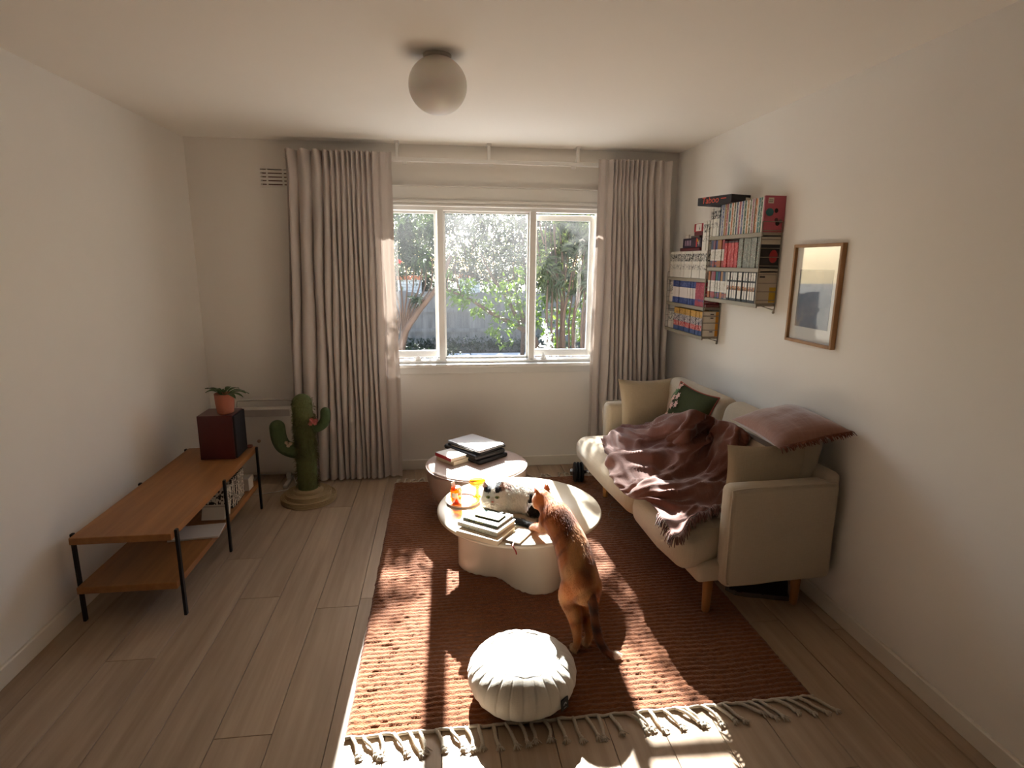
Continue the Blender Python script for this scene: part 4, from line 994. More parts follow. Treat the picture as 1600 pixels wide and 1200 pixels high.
def arm_(co):
    return (co[0], co[1]+.006*nz3(co[0]*6, co[2]*6, 2), co[2]+.004*nz3(co[0]*5, co[1]*9, 4))
rbox((0, 0, .195), (.535, .10, .667), .035, 4, arm_, 3).build('arm', LIN, sf, True)
rbox((0, SL-.10, .195), (.535, SL, .667), .035, 4, arm_, 3).build('arm', LIN, sf, True)
for yy in (0, SL):
    q = MB(); s_ = .004 if yy == 0 else SL-.004
    P = [(.022, s_, .222), (.008, s_, .245), (.004, s_, .45), (.006, s_, .63), (.035, s_, .662), (.3, s_, .664), (.5, s_, .662)]
    q.tube(spline(P, 60), .0035, 5); q.build('piping', LIN, sf, True)
def seatfn(y0, y1):
    def fn(co):
        x, y, z = co
        u = (y-y0)/(y1-y0); e = min(u, 1-u)*(y1-y0)
        puff = smst(0, .16, e); zz = z
        fx = smst(.0, -.20, x)
        if z > .36: zz = z+.018*puff*(1-.3*fx)+.006*nz3(x*8, y*8, 1)
        xx = x-.02*puff*fx*(1-abs((z-.36)/.09)*.5)
        xx += .006*nz3(y*14, z*6, 7)*fx
        return (xx, y+.006*nz3(x*9, z*9, 3), zz)
    return fn
for (y0, y1) in ((.035, .60), (.603, SL-.035)):
    q = rbox((-.205, y0, .268), (.40, y1, .44), .07, 5, None, 2)
    fn = seatfn(y0, y1); q.v = [fn(p) for p in q.v]
    # keep the cushion between the arms where it passes them
    q.v = [(p[0], min(max(p[1], .102) if p[0] > -.01 else p[1], SL-.102 if p[0] > -.01 else 9), p[2]) for p in q.v]
    q.build('seat_cushion', LINW, sf, True)
rbox((.46, .02, .20), (.545, SL-.02, .70), .03, 3).build('back_frame', LIN, sf, True)
def backfn(co):
    x, y, z = co; k = (z-.4)/.45
    return (x+.085*k-.012*math.sin(PI*min(max(k, 0), 1))+.006*nz3(y*6, z*6, 2), y+.006*nz3(x*6, z*7), z+.012*nz3(y*4, x*4, 8)*k)
for (y0, y1) in ((.11, .80), (.804, SL-.11)):
    rbox((.33, y0, .40), (.46, y1, .845), .055, 4, backfn, 2).build('back_cushion', LIN, sf, True)
LW = wood('sofa_leg_wood', rgb(150, 98, 52), rgb(186, 132, 78), 2, .4)
for (xx, yy) in ((.0, .13), (.0, SL-.13), (.46, .13), (.46, SL-.13)):
    M_ = Matrix.Translation((xx, yy, 0))
    zb = RT if xx < .1 else 0.
    MB().lathe([(.001, zb), (.0165, zb), (.018, zb+.004), (.025, .21), (.001, .21)], 20, (0, 0, 0), M_).build('leg', LW, sf, True)
def SW(x, y, z): return SM @ Vector((x, y, z))

# ------------------------------------------------------------------ cushions on the sofa
def pillow(w, h, t, seed=0, n=26, pinch=.10):
    q = MB(); off = seed*7.1
    for sgn in (1, -1):
        def fn(u, v):
            a = u*2-1; b = v*2-1
            x = w/2*a*(1-pinch*(1-b*b)*abs(a)**3); z = h/2*b*(1-pinch*(1-a*a)*abs(b)**3)
            th = t/2*(max(0, 1-abs(a)**2.6)**.62)*(max(0, 1-abs(b)**2.6)**.62)
            th *= 1+.12*nz3(a*2+off, b*2, 1)
            return (x, sgn*th+.004*nz3(a*5+off, b*5, 4)*(1-a*a)*(1-b*b), z+h/2)
        if sgn > 0: q.grid(fn, n, n)
        else: q.grid(lambda u, v: fn(1-u, v), n, n)
    return q
def xform(q, M): q.v = [tuple(M @ Vector(p)) for p in q.v]; return q
def cushion(name, label, w, h, t, M, mat, seed, extra=None):
    loc = M.translation
    o = thing(name, label, 'cushion', tuple(loc)); 
    xform(pillow(w, h, t, seed), M).build('cover', mat, o, True, world=True)
    if extra: extra(o, M)
    return o
Rz = lambda a: Matrix.Rotation(a, 4, 'Z'); Rx = lambda a: Matrix.Rotation(a, 4, 'X'); Ry = lambda a: Matrix.Rotation(a, 4, 'Y'); Tr = lambda *a: Matrix.Translation(a)
CUL = fabric('cushion_linen', rgb(186, 170, 144), 280., .1, 0., .35)
# far cushion leaning on the far arm
p = SW(.255, SL-.225, .445)
cushion('throw_cushion', 'plain oatmeal square cushion propped on the sofa arm by the window', .41, .41, .11, Tr(*p) @ Rz(SROT) @ Rx(math.radians(-13)), CUL, 1)
# near cushion leaning on the near arm
p = SW(.275, .185, .42)
cushion('throw_cushion', 'plain oatmeal square cushion propped on the sofa arm away from the window', .46, .40, .10, Tr(*p) @ Rz(SROT) @ Rx(math.radians(6)), CUL, 2)
# embroidered green cushions
GRN = fabric('velvet_green', rgb(58, 62, 34), 200., .2, 0., .3, 0.)
PIP = simple('piping_red', rgb(150, 62, 46), .8)
def emb(w, h, flowers):
    def fn(o, M):
        q = MB(); P = []
        for i in range(81):
            s_ = (i/80*4) % 4; k = int(s_) % 4; f_ = s_-int(s_)
            a, b = [(-1+2*f_, -1), (1, -1+2*f_), (1-2*f_, 1), (-1, 1-2*f_)][k]
            P.append(M @ Vector((w/2*a*(1-.10*(1-b*b)), 0, h/2*b*(1-.10*(1-a*a))+h/2)))
        q.tube(P, .0045, 6); q.build('piping', PIP, o, True, world=True)
        for (cx_, cz_, r, col_) in flowers:
            q = MB()
            for k in range(6):
                a = 2*PI*k/6+cx_*9; c0 = Vector((cx_, 0, cz_)); e = c0+Vector((math.cos(a), 0, math.sin(a)))*r; sd = Vector((-math.sin(a), 0, math.cos(a)))*r*.26; md = (c0+e)/2
                pts = []
                for pp in (c0, md+sd, e, md-sd):
                    aa = pp.x/(w/2); bb = (pp.z-h/2)/(h/2); th = .055*(max(0, 1-abs(aa)**2.6)**.62)*(max(0, 1-abs(bb)**2.6)**.62)*1.14+.003
                    pts.append(M @ Vector((pp.x, -th-.002, pp.z)))
                q.add(pts, [(0, 1, 2, 3)])
            q.build('embroidered_'+('leaf' if col_ == 'g' else 'flower'), simple('thread_green', rgb(70, 104, 52), .8) if col_ == 'g' else simple('thread_pink', rgb(206, 164, 148), .8), o, world=True)
    return fn
fl1 = [(-.17, .33, .035, 'p'), (-.15, .25, .03, 'p'), (-.19, .2, .03, 'p'), (-.12, .2, .03, 'p'), (-.16, .29, .04, 'g'), (-.2, .26, .035, 'g'), (-.07, .22, .028, 'p'), (-.1, .27, .03, 'p'), (-.05, .14, .03, 'p'), (-.14, .13, .03, 'p')]
# local x of this pillow runs along the sofa (far end on -x), front towards the room
p = SW(.285, SL-.53, .515)
cushion('embroidered_cushion', 'dark green cushion with pink flowers and red piping against the sofa back', .47, .36, .11, Tr(*p) @ Rz(SROT-PI/2) @ Rx(math.radians(-22)), GRN, 3, emb(.47, .36, fl1))
p = SW(.24, .40, .50)
cushion('embroidered_cushion', 'dark green flowered cushion half buried behind the propped oatmeal cushion', .42, .30, .10, Tr(*p) @ Rz(SROT-PI/2+.2) @ Rx(math.radians(-40)), GRN, 4, emb(.42, .30, [(-.1+.05*k, .2+.03*(k % 2), .03, 'p') for k in range(6)]))
# pale banded pillow under the pink cushion
def bands(o, M):
    q = MB()
    for zc_ in (.2,):
        q.grid(lambda u, v: M @ Vector(((u*2-1)*.2, -(.058*(max(0, 1-abs((u*2-1)*.2/.21)**2.6)**.62)+.004), .18+v*.022)), 20, 2)
    q.build('band', simple('band_grey', rgb(120, 108, 98), .9), o, True, world=True)
PAL = fabric('pillow_pale', rgb(190, 176, 154), 300., .08)
p = SW(.30, .47, .56)
cushion('pillow', 'pale pillow with a grey band under the pink velvet cushion', .42, .32, .11, Tr(*p) @ Rz(SROT-PI/2) @ Rx(math.radians(-35)), PAL, 5, bands)
PNK = fabric('velvet_pink', rgb(138, 94, 78), 60., .16, 0., .5, .8)
FRG = simple('fringe_rust', rgb(112, 58, 36), .9, var=.2, scale=60.)
L_, T_, B_ = on(1143, 646, 0, 1.45), on(1205, 617, 0, 1.73), on(1217, 690, 0, 1.44)
ex = (B_-L_); ez = (T_-L_); ex_n = ex.normalized(); ez_n = (ez-ex_n*ez.dot(ex_n)).normalized(); ey_n = ez_n.cross(ex_n)
MP = Matrix((ex_n, ey_n, ez_n)).transposed().to_4x4(); MP.translation = L_+ex*.5-Vector((0, 0, .03))
def fringe(o, M):
    q = MB()
    for i in range(110):
        a = -1+2*i/109
        x1_ = Vector((.215-.012*(1-a*a), .0, .17+a*.16)); d = Vector((random.uniform(.028, .042), random.uniform(-.012, .004), random.uniform(-.01, .01)))
        q.tube([M @ x1_, M @ (x1_+d*.5), M @ (x1_+d)+Vector((0, 0, -.012))], [.0022, .0026, .0014], 4)
    stuff(q.build('fringe', FRG, o, True, world=True))
cushion('velvet_cushion', 'dusky pink velvet cushion with a rust fringe lying on the sofa back', .44, .34, .12, MP, PNK, 6, fringe)

# ------------------------------------------------------------------ throw blanket
def cp(u, v, z): return flo(u, v, z)
BG = [  # columns from the window end to the near end, each from the back to the front edge: pixel and height
 [(1012, 664, .60), (994, 672, .55), (974, 675, .525), (954, 680, .495), (947, 688, .475), (944, 697, .455)],
 [(1048, 652, .72), (1030, 675, .64), (1004, 690, .555), (977, 705, .505), (958, 716, .475), (955, 730, .425)],
 [(1087, 643, .82), (1072, 668, .74), (1047, 705, .58), (1017, 730, .52), (985, 746, .49), (970, 764, .425)],
 [(1120, 655, .78), (1107, 690, .65), (1082, 730, .55), (1047, 755, .51), (1010, 768, .49), (986, 778, .44)],
 [(1152, 664, .81), (1147, 692, .72), (1126, 740, .56), (1100, 766, .515), (1060, 785, .495), (1022, 795, .455)],
 [(1182, 690, .73), (1172, 716, .64), (1150, 760, .53), (1128, 788, .50), (1090, 812, .485), (1056, 842, .462)]]
GR = [[Vector(cp(*c)) for c in col] for col in BG]
def blank(u, v):
    col = [cat_rom(c, v) for c in GR]; return cat_rom(col, u)
WOOL = fabric('throw_wool', rgb(104, 64, 52), 160., .16, 0., .5, .35)
bl = thing('throw_blanket', 'crumpled dark brown woollen throw draped over the sofa seat', 'blanket', tuple(SW(.1, .8, .45)))
NB = 110; q = MB(); pts = [[blank(i/(NB-1), j/(NB-1)) for i in range(NB)] for j in range(NB)]
vv = []
for j in range(NB):
    for i in range(NB):
        p = pts[j][i]; du = pts[j][min(i+1, NB-1)]-pts[j][max(i-1, 0)]; dv = pts[min(j+1, NB-1)][i]-pts[max(j-1, 0)][i]
        nn = dv.cross(du); nn = nn.normalized() if nn.length > 1e-9 else Vector((0, 0, 1))
        if nn.z < 0: nn = -nn
        u, v = i/(NB-1), j/(NB-1)
        rid = lambda a_, b_, c_: 1-abs(nz3(a_, b_, c_))*2.2
        fold = .020*math.sin(15*u+5*nz3(u*3, v*2, 1)+3*v)+.012*math.sin(33*u+7*v+6*nz3(u*4, v*3, 5))*(1-v*.5)
        fold += .024*max(0, rid(u*6+v*1.5, v*2.2, 3))**2+.015*max(0, rid(u*11+v*4, v*5, 8))**2+.010*nz3(u*17, v*13, 2)-.014
        fold *= .4+.6*smst(0, .1, v)*smst(1.02, .88, v)
        vv.append(p+nn*(fold*1.05+.012))
ff = [(j*NB+i, j*NB+i+1, (j+1)*NB+i+1, (j+1)*NB+i) for j in range(NB-1) for i in range(NB-1)]
q.add(vv, ff); cl = q.build('cloth', WOOL, bl, True, world=True)
sm = cl.modifiers.new('thick', 'SOLIDIFY'); sm.thickness = .006; sm.offset = 0
q = MB()
def frin(i, j, d):
    p = Vector(vv[j*NB+i])
    for k in range(2):
        e = d*random.uniform(.6, 1.2)+Vector((random.uniform(-.012, .012), random.uniform(-.012, .012), -.004)); q.tube([p, p+e*.5+Vector((0, 0, .004)), p+e+Vector((0, 0, -.012))], [.0026, .003, .0016], 4)
for j in range(58, NB, 1): frin(NB-1, j, Vector((-.012, -.045, -.008)))
for i in range(92, NB, 1): frin(i, NB-1, Vector((-.03, -.03, -.014)))
stuff(q.build('fringe', WOOL, bl, True, world=True))

# ------------------------------------------------------------------ bits under and beside the sofa
db = thing('dumbbell', 'black plate dumbbell with a steel bar beside the sofa', 'dumbbell', (.99, 3.93, RT))
STL = simple('steel', rgb(150, 148, 146), .25, .9); RUB = simple('rubber_black', rgb(24, 25, 28), .55, var=.1, scale=20.)
Mx = Tr(.99, 3.93, RT+.074) @ Rz(math.radians(-4)) @ Ry(PI/2)
MB().lathe([(.001, -.055), (.012, -.055), (.0125, .40), (.001, .40)], 16, (0, 0, 0), Mx).build('bar', STL, db, True, world=True)
for base_ in (-.028, .30):
    for k in range(3):
        a = base_+k*.024
        hard(MB().lathe([(.013, a), (.058, a), (.068, a+.003), (.074, a+.007), (.074, a+.015), (.068, a+.019), (.058, a+.0215), (.013, a+.0215)], 40, (0, 0, 0), Mx).build('plate', RUB, db, True, world=True))
MB().lathe([(.001, -.052), (.024, -.052), (.026, -.048), (.026, -.034), (.024, -.030), (.001, -.03)], 6, (0, 0, 0), Mx).build('collar', STL, db, world=True)
lp = MB().tube(spline([flo(992, 800, RT+.004), flo(985, 810, RT+.004), flo(965, 812, RT+.004), flo(951, 806, RT+.004), flo(955, 798, RT+.004), flo(972, 799, RT+.004), flo(968, 792, RT+.006), flo(955, 793, RT+.004), flo(955, 786, RT+.004), flo(972, 782, RT+.004)], 60), .0016, 5).build('cable', simple('cable_grey', rgb(120, 104, 92), .5), None, True)
tag(lp, 'thin looped cable lying on the rug at the sofa front', 'cable')
def shoe(name, label, M, mat, sole):
    o = thing(name, label, 'shoe', tuple(M.translation)); q = MB(); prof_ = [(0, .030, .055, .075), (.05, .036, .06, .085), (.11, .036, .05, .07), (.17, .042, .03, .055), (.23, .040, .02, .04), (.265, .022, .012, .028)]
    def fn(u, v):
        t_ = v*(len(prof_)-1); i = min(int(t_), len(prof_)-2); f_ = t_-i; a = [x+(y-x)*f_ for x, y in zip(prof_[i], prof_[i+1])]; w = PI*(u*1.0)
        return M @ Vector((a[1]*math.cos(w), a[0], .02+a[3]*math.sin(w)**.7))
    q.grid(fn, 17, 22); q.build('upper', mat, o, True, world=True)
    q = MB(); ol = [(-.03, -.01), (.03, -.01), (.037, .05), (.036, .11), (.043, .18), (.038, .24), (.0, .28), (-.038, .24), (-.043, .18), (-.036, .11), (-.037, .05)]
    n_ = len(ol); q.add([(x, y, 0) for x, y in ol]+[(x, y, .024) for x, y in ol], [tuple(range(n_))[::-1], tuple(range(n_, 2*n_))]+[(i, (i+1) % n_, n_+(i+1) % n_, n_+i) for i in range(n_)], M); q.build('sole', sole, o, world=True)
    q = MB()
    for k in range(4): yy = .075+k*.028; q.tube([M @ Vector((-.022, yy, .085-k*.008)), M @ Vector((0, yy+.004, .098-k*.01)), M @ Vector((.022, yy, .085-k*.008))], .003, 5)
    q.build('laces', simple('lace_white', rgb(205, 200, 190), .8), o, True, world=True)
DKS = fabric('shoe_dark', rgb(38, 36, 38), 300., .1); 
shoe('sneaker', 'dark sneaker with pale laces under the sofa beside the rug edge', Tr(1.66, 2.36, 0) @ Rz(math.radians(70)), DKS, simple('sole_grey', rgb(90, 86, 82), .7))
shoe('sneaker', 'dark sneaker turned sideways under the sofa by the wall', Tr(1.68, 2.55, 0) @ Rz(math.radians(60)), DKS, simple('sole_black', rgb(30, 28, 28), .7))

# ------------------------------------------------------------------ things on the ottoman
def frame4(pL, pN, pR, z):
    a, b, c = flo(*pL, z), flo(*pN, z), flo(*pR, z)
    ctr = (a+c)/2; d = (b-a); ang = math.atan2(d.y, d.x); return ctr, ang, d.length, (c-b).length
def slab(name, label, cat, ctr, ang, lw, z0_, th, mat, bev=.003, part='body'):
    o = thing(name, label, cat, (ctr.x, ctr.y, z0_), ang); MB().box((0, 0, th/2), (lw[0], lw[1], th), bev=bev, seg=2).build(part, mat, o); return o
ctr, ang, l1, l2 = frame4((699, 684), (749, 701), (789, 693), OZ+.095)
BLKF = simple('sleeve_black', rgb(26, 25, 27), .6, var=.1, scale=40.)
z = OZ+.0005
slab('laptop_sleeve', 'soft black laptop sleeve at the bottom of the pile on the ottoman', 'sleeve', ctr+Vector((.0, -.005, 0)), ang+.02, (.35, .26), z, .026, BLKF, .011); z += .0265
o = slab('folder', 'thick black zip folder in the pile on the ottoman', 'folder', ctr+Vector((-.01, .0, 0)), ang-.05, (.34, .25), z, .03, BLKF, .008)
MB().box((0, 0, .015), (.344, .252, .003)).build('zip', simple('zip_metal', rgb(90, 88, 88), .4, .7), o); z += .0305
o = slab('tablet_case', 'black tablet case with a grey edge under the silver laptop', 'tablet', ctr+Vector((.006, .004, 0)), ang+.06, (.31, .235), z, .014, BLKF, .003)
MB().box((-.02, -.1178, .007), (.2, .0012, .006)).build('edge_strip', simple('edge_grey', rgb(150, 140, 130), .4), o); z += .0145
o = slab('laptop', 'closed silver laptop on top of the pile on the ottoman', 'laptop', ctr, ang, (.315, .222), z, .0075, simple('aluminium', rgb(200, 200, 202), .32, .75), .002, 'base')
MB().box((0, 0, .0115), (.315, .222, .0062), bev=.0025).build('lid', simple('aluminium', rgb(200, 200, 202), .32, .75), o)
ctr, ang, l1, l2 = frame4((681, 721), (705, 731), (730, 718), OZ)
M_cr = simple('cover_beige', rgb(214, 196, 166), .6); 
LAY = lambda a: (PI/2, 0, a)
def laybook(name, label, mat, ctr, ang, L, Wd, th, z0_):
    """lying book: spine along its long side that faces local -y"""
    o = book(name, label, mat, (Wd, th, L), (0, 0, 0))
    # standing axes: x width (spine at -x), y thickness, z height  ->  lying: z thickness, spine towards -Y', length along X'
    M_ = Tr(ctr.x, ctr.y, z0_+th/2) @ Rz(ang) @ Matrix(((0, 0, 1, -L/2), (1, 0, 0, 0), (0, 1, 0, 0), (0, 0, 0, 1)))
    o.matrix_world = M_; o.location = M_.translation; o.rotation_euler = M_.to_euler(); MTX[o.name] = M_; return o
laybook('paperback', 'beige paperback lying under the red-spined book on the ottoman', M_cr, ctr+Vector((.008, .004, 0)), ang+.03, .175, .13, .026, OZ+.0005)
laybook('paperback', 'white paperback with a red spine lying on the ottoman', spine('spine_red_white', rgb(225, 218, 208), rough=.5), ctr+Vector((-.004, .0, 0)), ang-.02, .17, .125, .022, OZ+.0270)
rb = [ob for ob in COL.objects if ob.get('label') == 'white paperback with a red spine lying on the ottoman'][0]
MB().box((-.0632, 0, .085), (.0012, .0224, .1702)).build('red_spine', simple('print_scarlet2', rgb(176, 40, 48), .5), rb)

# ------------------------------------------------------------------ things on the coffee table
TS = TZ+.0005
tc_ = (flo(697, 783, TS)+flo(751, 790, TS))/2; tc_ = Vector((tc_.x, flo(724, 784, TS).y, TS))
ty = thing('tray', 'round blush tray holding the amber jar on the coffee table', 'tray', tuple(tc_))
MB().lathe([(.001, 0), (.082, 0), (.089, .003), (.092, .012), (.090, .013), (.086, .006), (.080, .0045), (.001, .004)], 56).build('dish', simple('tray_blush', rgb(214, 178, 160), .35), ty, True)
AMB = glassy('amber_glass', (.93, .52, .16), 0., .14); AMB2 = glassy('amber_glass_light', (.95, .56, .10), 0., .14)
jc = flo(713, 787, TS+.006); jr = .0305; jz = TS+.0045
jr_ = thing('amber_jar', 'amber glass candle jar with a cream label on the tray', 'jar', (jc.x, jc.y, jz))
MB().lathe([(.001, .001), (jr-.003, .0), (jr, .004), (jr, .078), (jr-.004, .086), (jr-.005, .09), (jr-.005, .096), (jr-.008, .096), (jr-.008, .088), (jr-.004, .077), (jr-.004, .006), (.001, .005)], 40).build('glass', AMB, jr_, True)
MB().lathe([(.001, .006), (jr-.005, .006), (jr-.005, .03), (.001, .03)], 32).build('wax', simple('wax_amber', rgb(226, 150, 70), .5), jr_, True)
MB().grid(lambda u, v: ((jr+.0006)*math.cos(-PI*.80+u*1.25), (jr+.0006)*math.sin(-PI*.80+u*1.25), .045+v*.028), 14, 2).build('label', simple('label_cream', rgb(222, 208, 180), .8), jr_, True)
q = MB(); q.lathe([(jr-.0085, .0905), (jr-.0045, .0905), (jr-.0045, .097), (jr-.0085, .097)], 40); q.build('rim', AMB, jr_, True)
q = MB().box((0, 0, .0), (.020, .0015, .05), Tr(-.012, .005, .098) @ Ry(-.22) @ Rz(.3)); q.build('paper_tag', simple('mount_white', rgb(226, 220, 208), .9), jr_)
q = MB(); q.tube([(-.02, -.012, .012), (.02, -.02, .05)], .0014, 5); q.tube([(.024, -.012, .012), (-.01, -.024, .045)], .0014, 5); q.build('matchstick', simple('match_dark', rgb(60, 40, 26), .8), jr_, True)
gc = flo(746, 777, TS)
gl_ = thing('amber_coupe', 'amber glass coupe on a thick stem beside the white cat', 'glass', (gc.x, gc.y, TS))
if (Vector((gc.x, gc.y))-Vector((tc_.x, tc_.y))).length < .125: gl_.location.x += 0
MB().lathe([(.001, .0), (.030, .0), (.031, .004), (.014, .009), (.011, .02), (.0105, .05), (.014, .06), (.03, .068), (.042, .08), (.0445, .098), (.0425, .098), (.040, .082), (.028, .071), (.010, .065), (.001, .064)], 48).build('glass', AMB2, gl_, True)
# book stack
def stackbook(label, mat, L, N, R, z0_, th, name='paperback', dl=0.):
    ctr, ang, l1, l2 = frame4(L, N, R, z0_+th); return laybook(name, label, mat, ctr, ang, l1, l2, th, z0_), ctr, ang, l1, l2
z = TS
o, c1, a1, _, _ = stackbook('thick beige book at the bottom of the stack on the coffee table', M_cr, (713, 829), (778, 846), (805, 822), z, .024); z += .0245
o, c2, a2, _, _ = stackbook('white printed book in the middle of the stack on the coffee table', spine('spine_white_text', rgb(226, 222, 214), text=[(.1, .9, rgb(60, 56, 52), .68)]), (717, 815), (779, 833), (803, 811), z, .022); z += .0225
o, c3, a3, _, _ = stackbook('slim olive book on the stack on the coffee table', spine('spine_olive', rgb(74, 76, 52), text=[(.1, .6, rgb(170, 160, 90), .55)]), (725, 808), (779, 823), (800, 804), z, .012); z += .0125
ph_c, ph_a, l1, l2 = frame4((741, 803), (782, 813), (791, 805), z+.008)
ph = thing('picture_tin', 'glossy blue-green photo tin lying on the book stack', 'tin', (ph_c.x, ph_c.y, z), ph_a)
MB().box((0, 0, .004), (.135, .072, .008), bev=.003).build('body', simple('tin_olive', rgb(96, 92, 50), .4), ph)
t = NT('photo_print'); cc = t.ramp(t.noise(t.coord('Object'), 26., 2), [(.3, rgb(40, 44, 50)), (.45, rgb(90, 140, 190)), (.55, rgb(110, 190, 170)), (.7, rgb(190, 190, 214))])
MB().box((0, 0, .0084), (.124, .062, .0008)).build('picture', t.end(t.bsdf(cc, .15)), ph)
# grey notebook with ribbon under the stack edge
nbc = flo(812, 836, TS+.006); 
nb = thing('notebook', 'grey notebook with a red ribbon lying at the coffee table edge', 'notebook', (nbc.x, nbc.y, TS), a1)
MB().box((0, 0, .005), (.07, .155, .0095), bev=.001, seg=1).build('cover', simple('note_grey', rgb(190, 178, 156), .5), nb)
MB().box((0.002, 0, .005), (.069, .152, .006)).build('pages', PAGE, nb)
pr_ = flo(801, 852, TS+.008)
P = [pr_+Vector((.01, .03, .002)), pr_, Vector((pr_.x+.004, pr_.y-.012, TS)), Vector((pr_.x+.012, pr_.y-.02, TS-.012)), Vector((pr_.x+.016, pr_.y-.016, TS-.03))]
rbn = spline(P, 16); MB().grid(lambda u, v: rbn[int(round(v*15))]+Vector(((u-.5)*.006, (u-.5)*.003, 0)), 2, 16).build('ribbon', simple('ribbon_red', rgb(150, 30, 34), .6), nb, True, world=True)
# ------------------------------------------------------------------ cats
def remesh(name, q, parent, mat, vox=.0055, it=5, coat=None):
    o = q.build(name, mat, parent, True, world=True)
    r = o.modifiers.new('r', 'REMESH'); r.mode = 'VOXEL'; r.voxel_size = vox
    s_ = o.modifiers.new('s', 'SMOOTH'); s_.iterations = it; s_.factor = .5
    me = bpy.data.meshes.new_from_object(o.evaluated_get(bpy.context.evaluated_depsgraph_get()))
    o.modifiers.clear(); old = o.data; o.data = me; bpy.data.meshes.remove(old); me.name = name
    me.materials.clear(); me.materials.append(mat); me.polygons.foreach_set('use_smooth', [True]*len(me.polygons))
    paint(me, coat, MTX[parent.name]); return o
def paint(me, coat, M):
    at = me.color_attributes.new('coat', 'FLOAT_COLOR', 'POINT')
    buf = []
    for v in me.vertices: c = coat(M @ v.co); buf += [c[0], c[1], c[2], 1.]
    at.data.foreach_set('color', buf)
def fur(parent, body, mat, n, coat, L, w, flow, lift=.55, skip=None, jit=.25):
    me = body.data; M = MTX[parent.name]; me.calc_loop_triangles()
    tris = me.loop_triangles; ar = np.array([t.area for t in tris]); cs = np.cumsum(ar); tot = cs[-1]
    rs = np.random.RandomState(5); idx = np.searchsorted(cs, rs.rand(n)*tot)
    q = MB(); cols = []
    for k in idx:
        t = tris[int(min(k, len(tris)-1))]; a, b, c = [me.vertices[i].co for i in t.vertices]
        r1, r2 = rs.rand(), rs.rand()
        if r1+r2 > 1: r1, r2 = 1-r1, 1-r2
        p = M @ (a+(b-a)*r1+(c-a)*r2); nn = t.normal
        if skip and skip(p): continue
        fl_ = flow(p, nn); fl_ = fl_-nn*fl_.dot(nn)
        fl_ = fl_.normalized() if fl_.length > 1e-4 else Vector((0, 0, -1))
        d = (nn*lift+fl_*(1-lift)+Vector(rs.randn(3))*jit*.5).normalized(); ln = (L(p) if callable(L) else L)*(.6+.7*rs.rand())
        sd = d.cross(nn); sd = sd.normalized()*w if sd.length > 1e-4 else Vector((w, 0, 0))
        m_ = p+d*ln*.55; e = p+(d+fl_*.35-nn*.12)*ln
        q.add([p-nn*.002-sd, p-nn*.002+sd, m_+sd*.7, m_-sd*.7, e], [(0, 1, 2, 3), (3, 2, 4)])
        c_ = coat(p); f_ = .85+.3*rs.rand(); cols += [c_[0]*f_, c_[1]*f_, c_[2]*f_, 1.]*5
    o = q.build('fur', mat, parent, False, world=True)
    at = o.data.color_attributes.new('coat', 'FLOAT_COLOR', 'POINT'); at.data.foreach_set('color', cols)
    return stuff(o)
def lerp3(a, b, t): return tuple(x+(y-x)*t for x, y in zip(a, b))
FUR = furmat('cat_fur')
def chain(q, pts, rad, n=16, m=24):
    P = spline(pts, m); R = spl1(rad, m); q.tube(P, R, n); q.ell(P[0], (R[0],)*3, n, 8); q.ell(P[-1], (R[-1],)*3, n, 8)

# --- ginger cat on its hind legs, forepaws on the table
gh = Vector((.462, 2.462, .520))                      # head centre
gc_ = thing('cat', 'ginger tabby cat on its hind legs reaching onto the coffee table', 'cat', (.56, 2.08, RT))
hip, mid, sho, nek = Vector((.568, 2.135, .300)), Vector((.553, 2.25, .395)), Vector((.508, 2.372, .475)), Vector((.484, 2.425, .503))
q = MB()
chain(q, [hip+Vector((.008, -.03, -.035)), hip, mid, (mid+sho)/2+Vector((0, 0, .004)), sho, nek, gh], [.058, .080, .074, .071, .070, .052, .046])
q.ell(mid+Vector((0, .02, -.025)), (.068, .075, .075)); q.ell(sho+Vector((0, .01, -.03)), (.066, .06, .065))
fdir = Vector((-.62, .72, -.22)).normalized(); sdir = fdir.cross(Vector((0, 0, 1))).normalized(); udir = sdir.cross(fdir)
q.ell(gh, (.052, .050, .047)); q.ell(gh+fdir*.036+udir*-.010, (.026, .026, .021)); q.ell(gh+fdir*.018-sdir*.024-udir*.012, (.024,)*3); q.ell(gh+fdir*.018+sdir*.024-udir*.012, (.024,)*3)
def ear(q, base, out, up, fw, h=.042, w=.023):
    tip = base+up*h+out*.012
    a, b, c, d = base-out*w*.7-fw*.004, base+out*w-fw*.006, base+fw*.014, base-fw*.016
    q.add([a, b, c, d, tip, base-up*.012], [(a_, b_, 4) for a_, b_ in ((0, 2), (2, 1), (1, 3), (3, 0))]+[(2, 0, 5), (1, 2, 5), (3, 1, 5), (0, 3, 5)])
for s_ in (-1, 1): ear(q, gh+sdir*s_*.031+udir*.036-fdir*.004, sdir*s_, udir, fdir)
# fore legs
for s_, px_ in ((-1, (.432, 2.505)), (1, (.548, 2.485))):
    chain(q, [sho+Vector((s_*.045, .0, -.01)), sho+Vector((s_*.052, .045, -.07)), Vector((px_[0], px_[1]-.015, TZ+.035)), Vector((px_[0]-.006, px_[1]+.012, TZ+.016))], [.036, .026, .018, .0175], 12, 16)
    q.ell((px_[0]-.008, px_[1]+.02, TZ+.0135), (.018, .023, .0135))
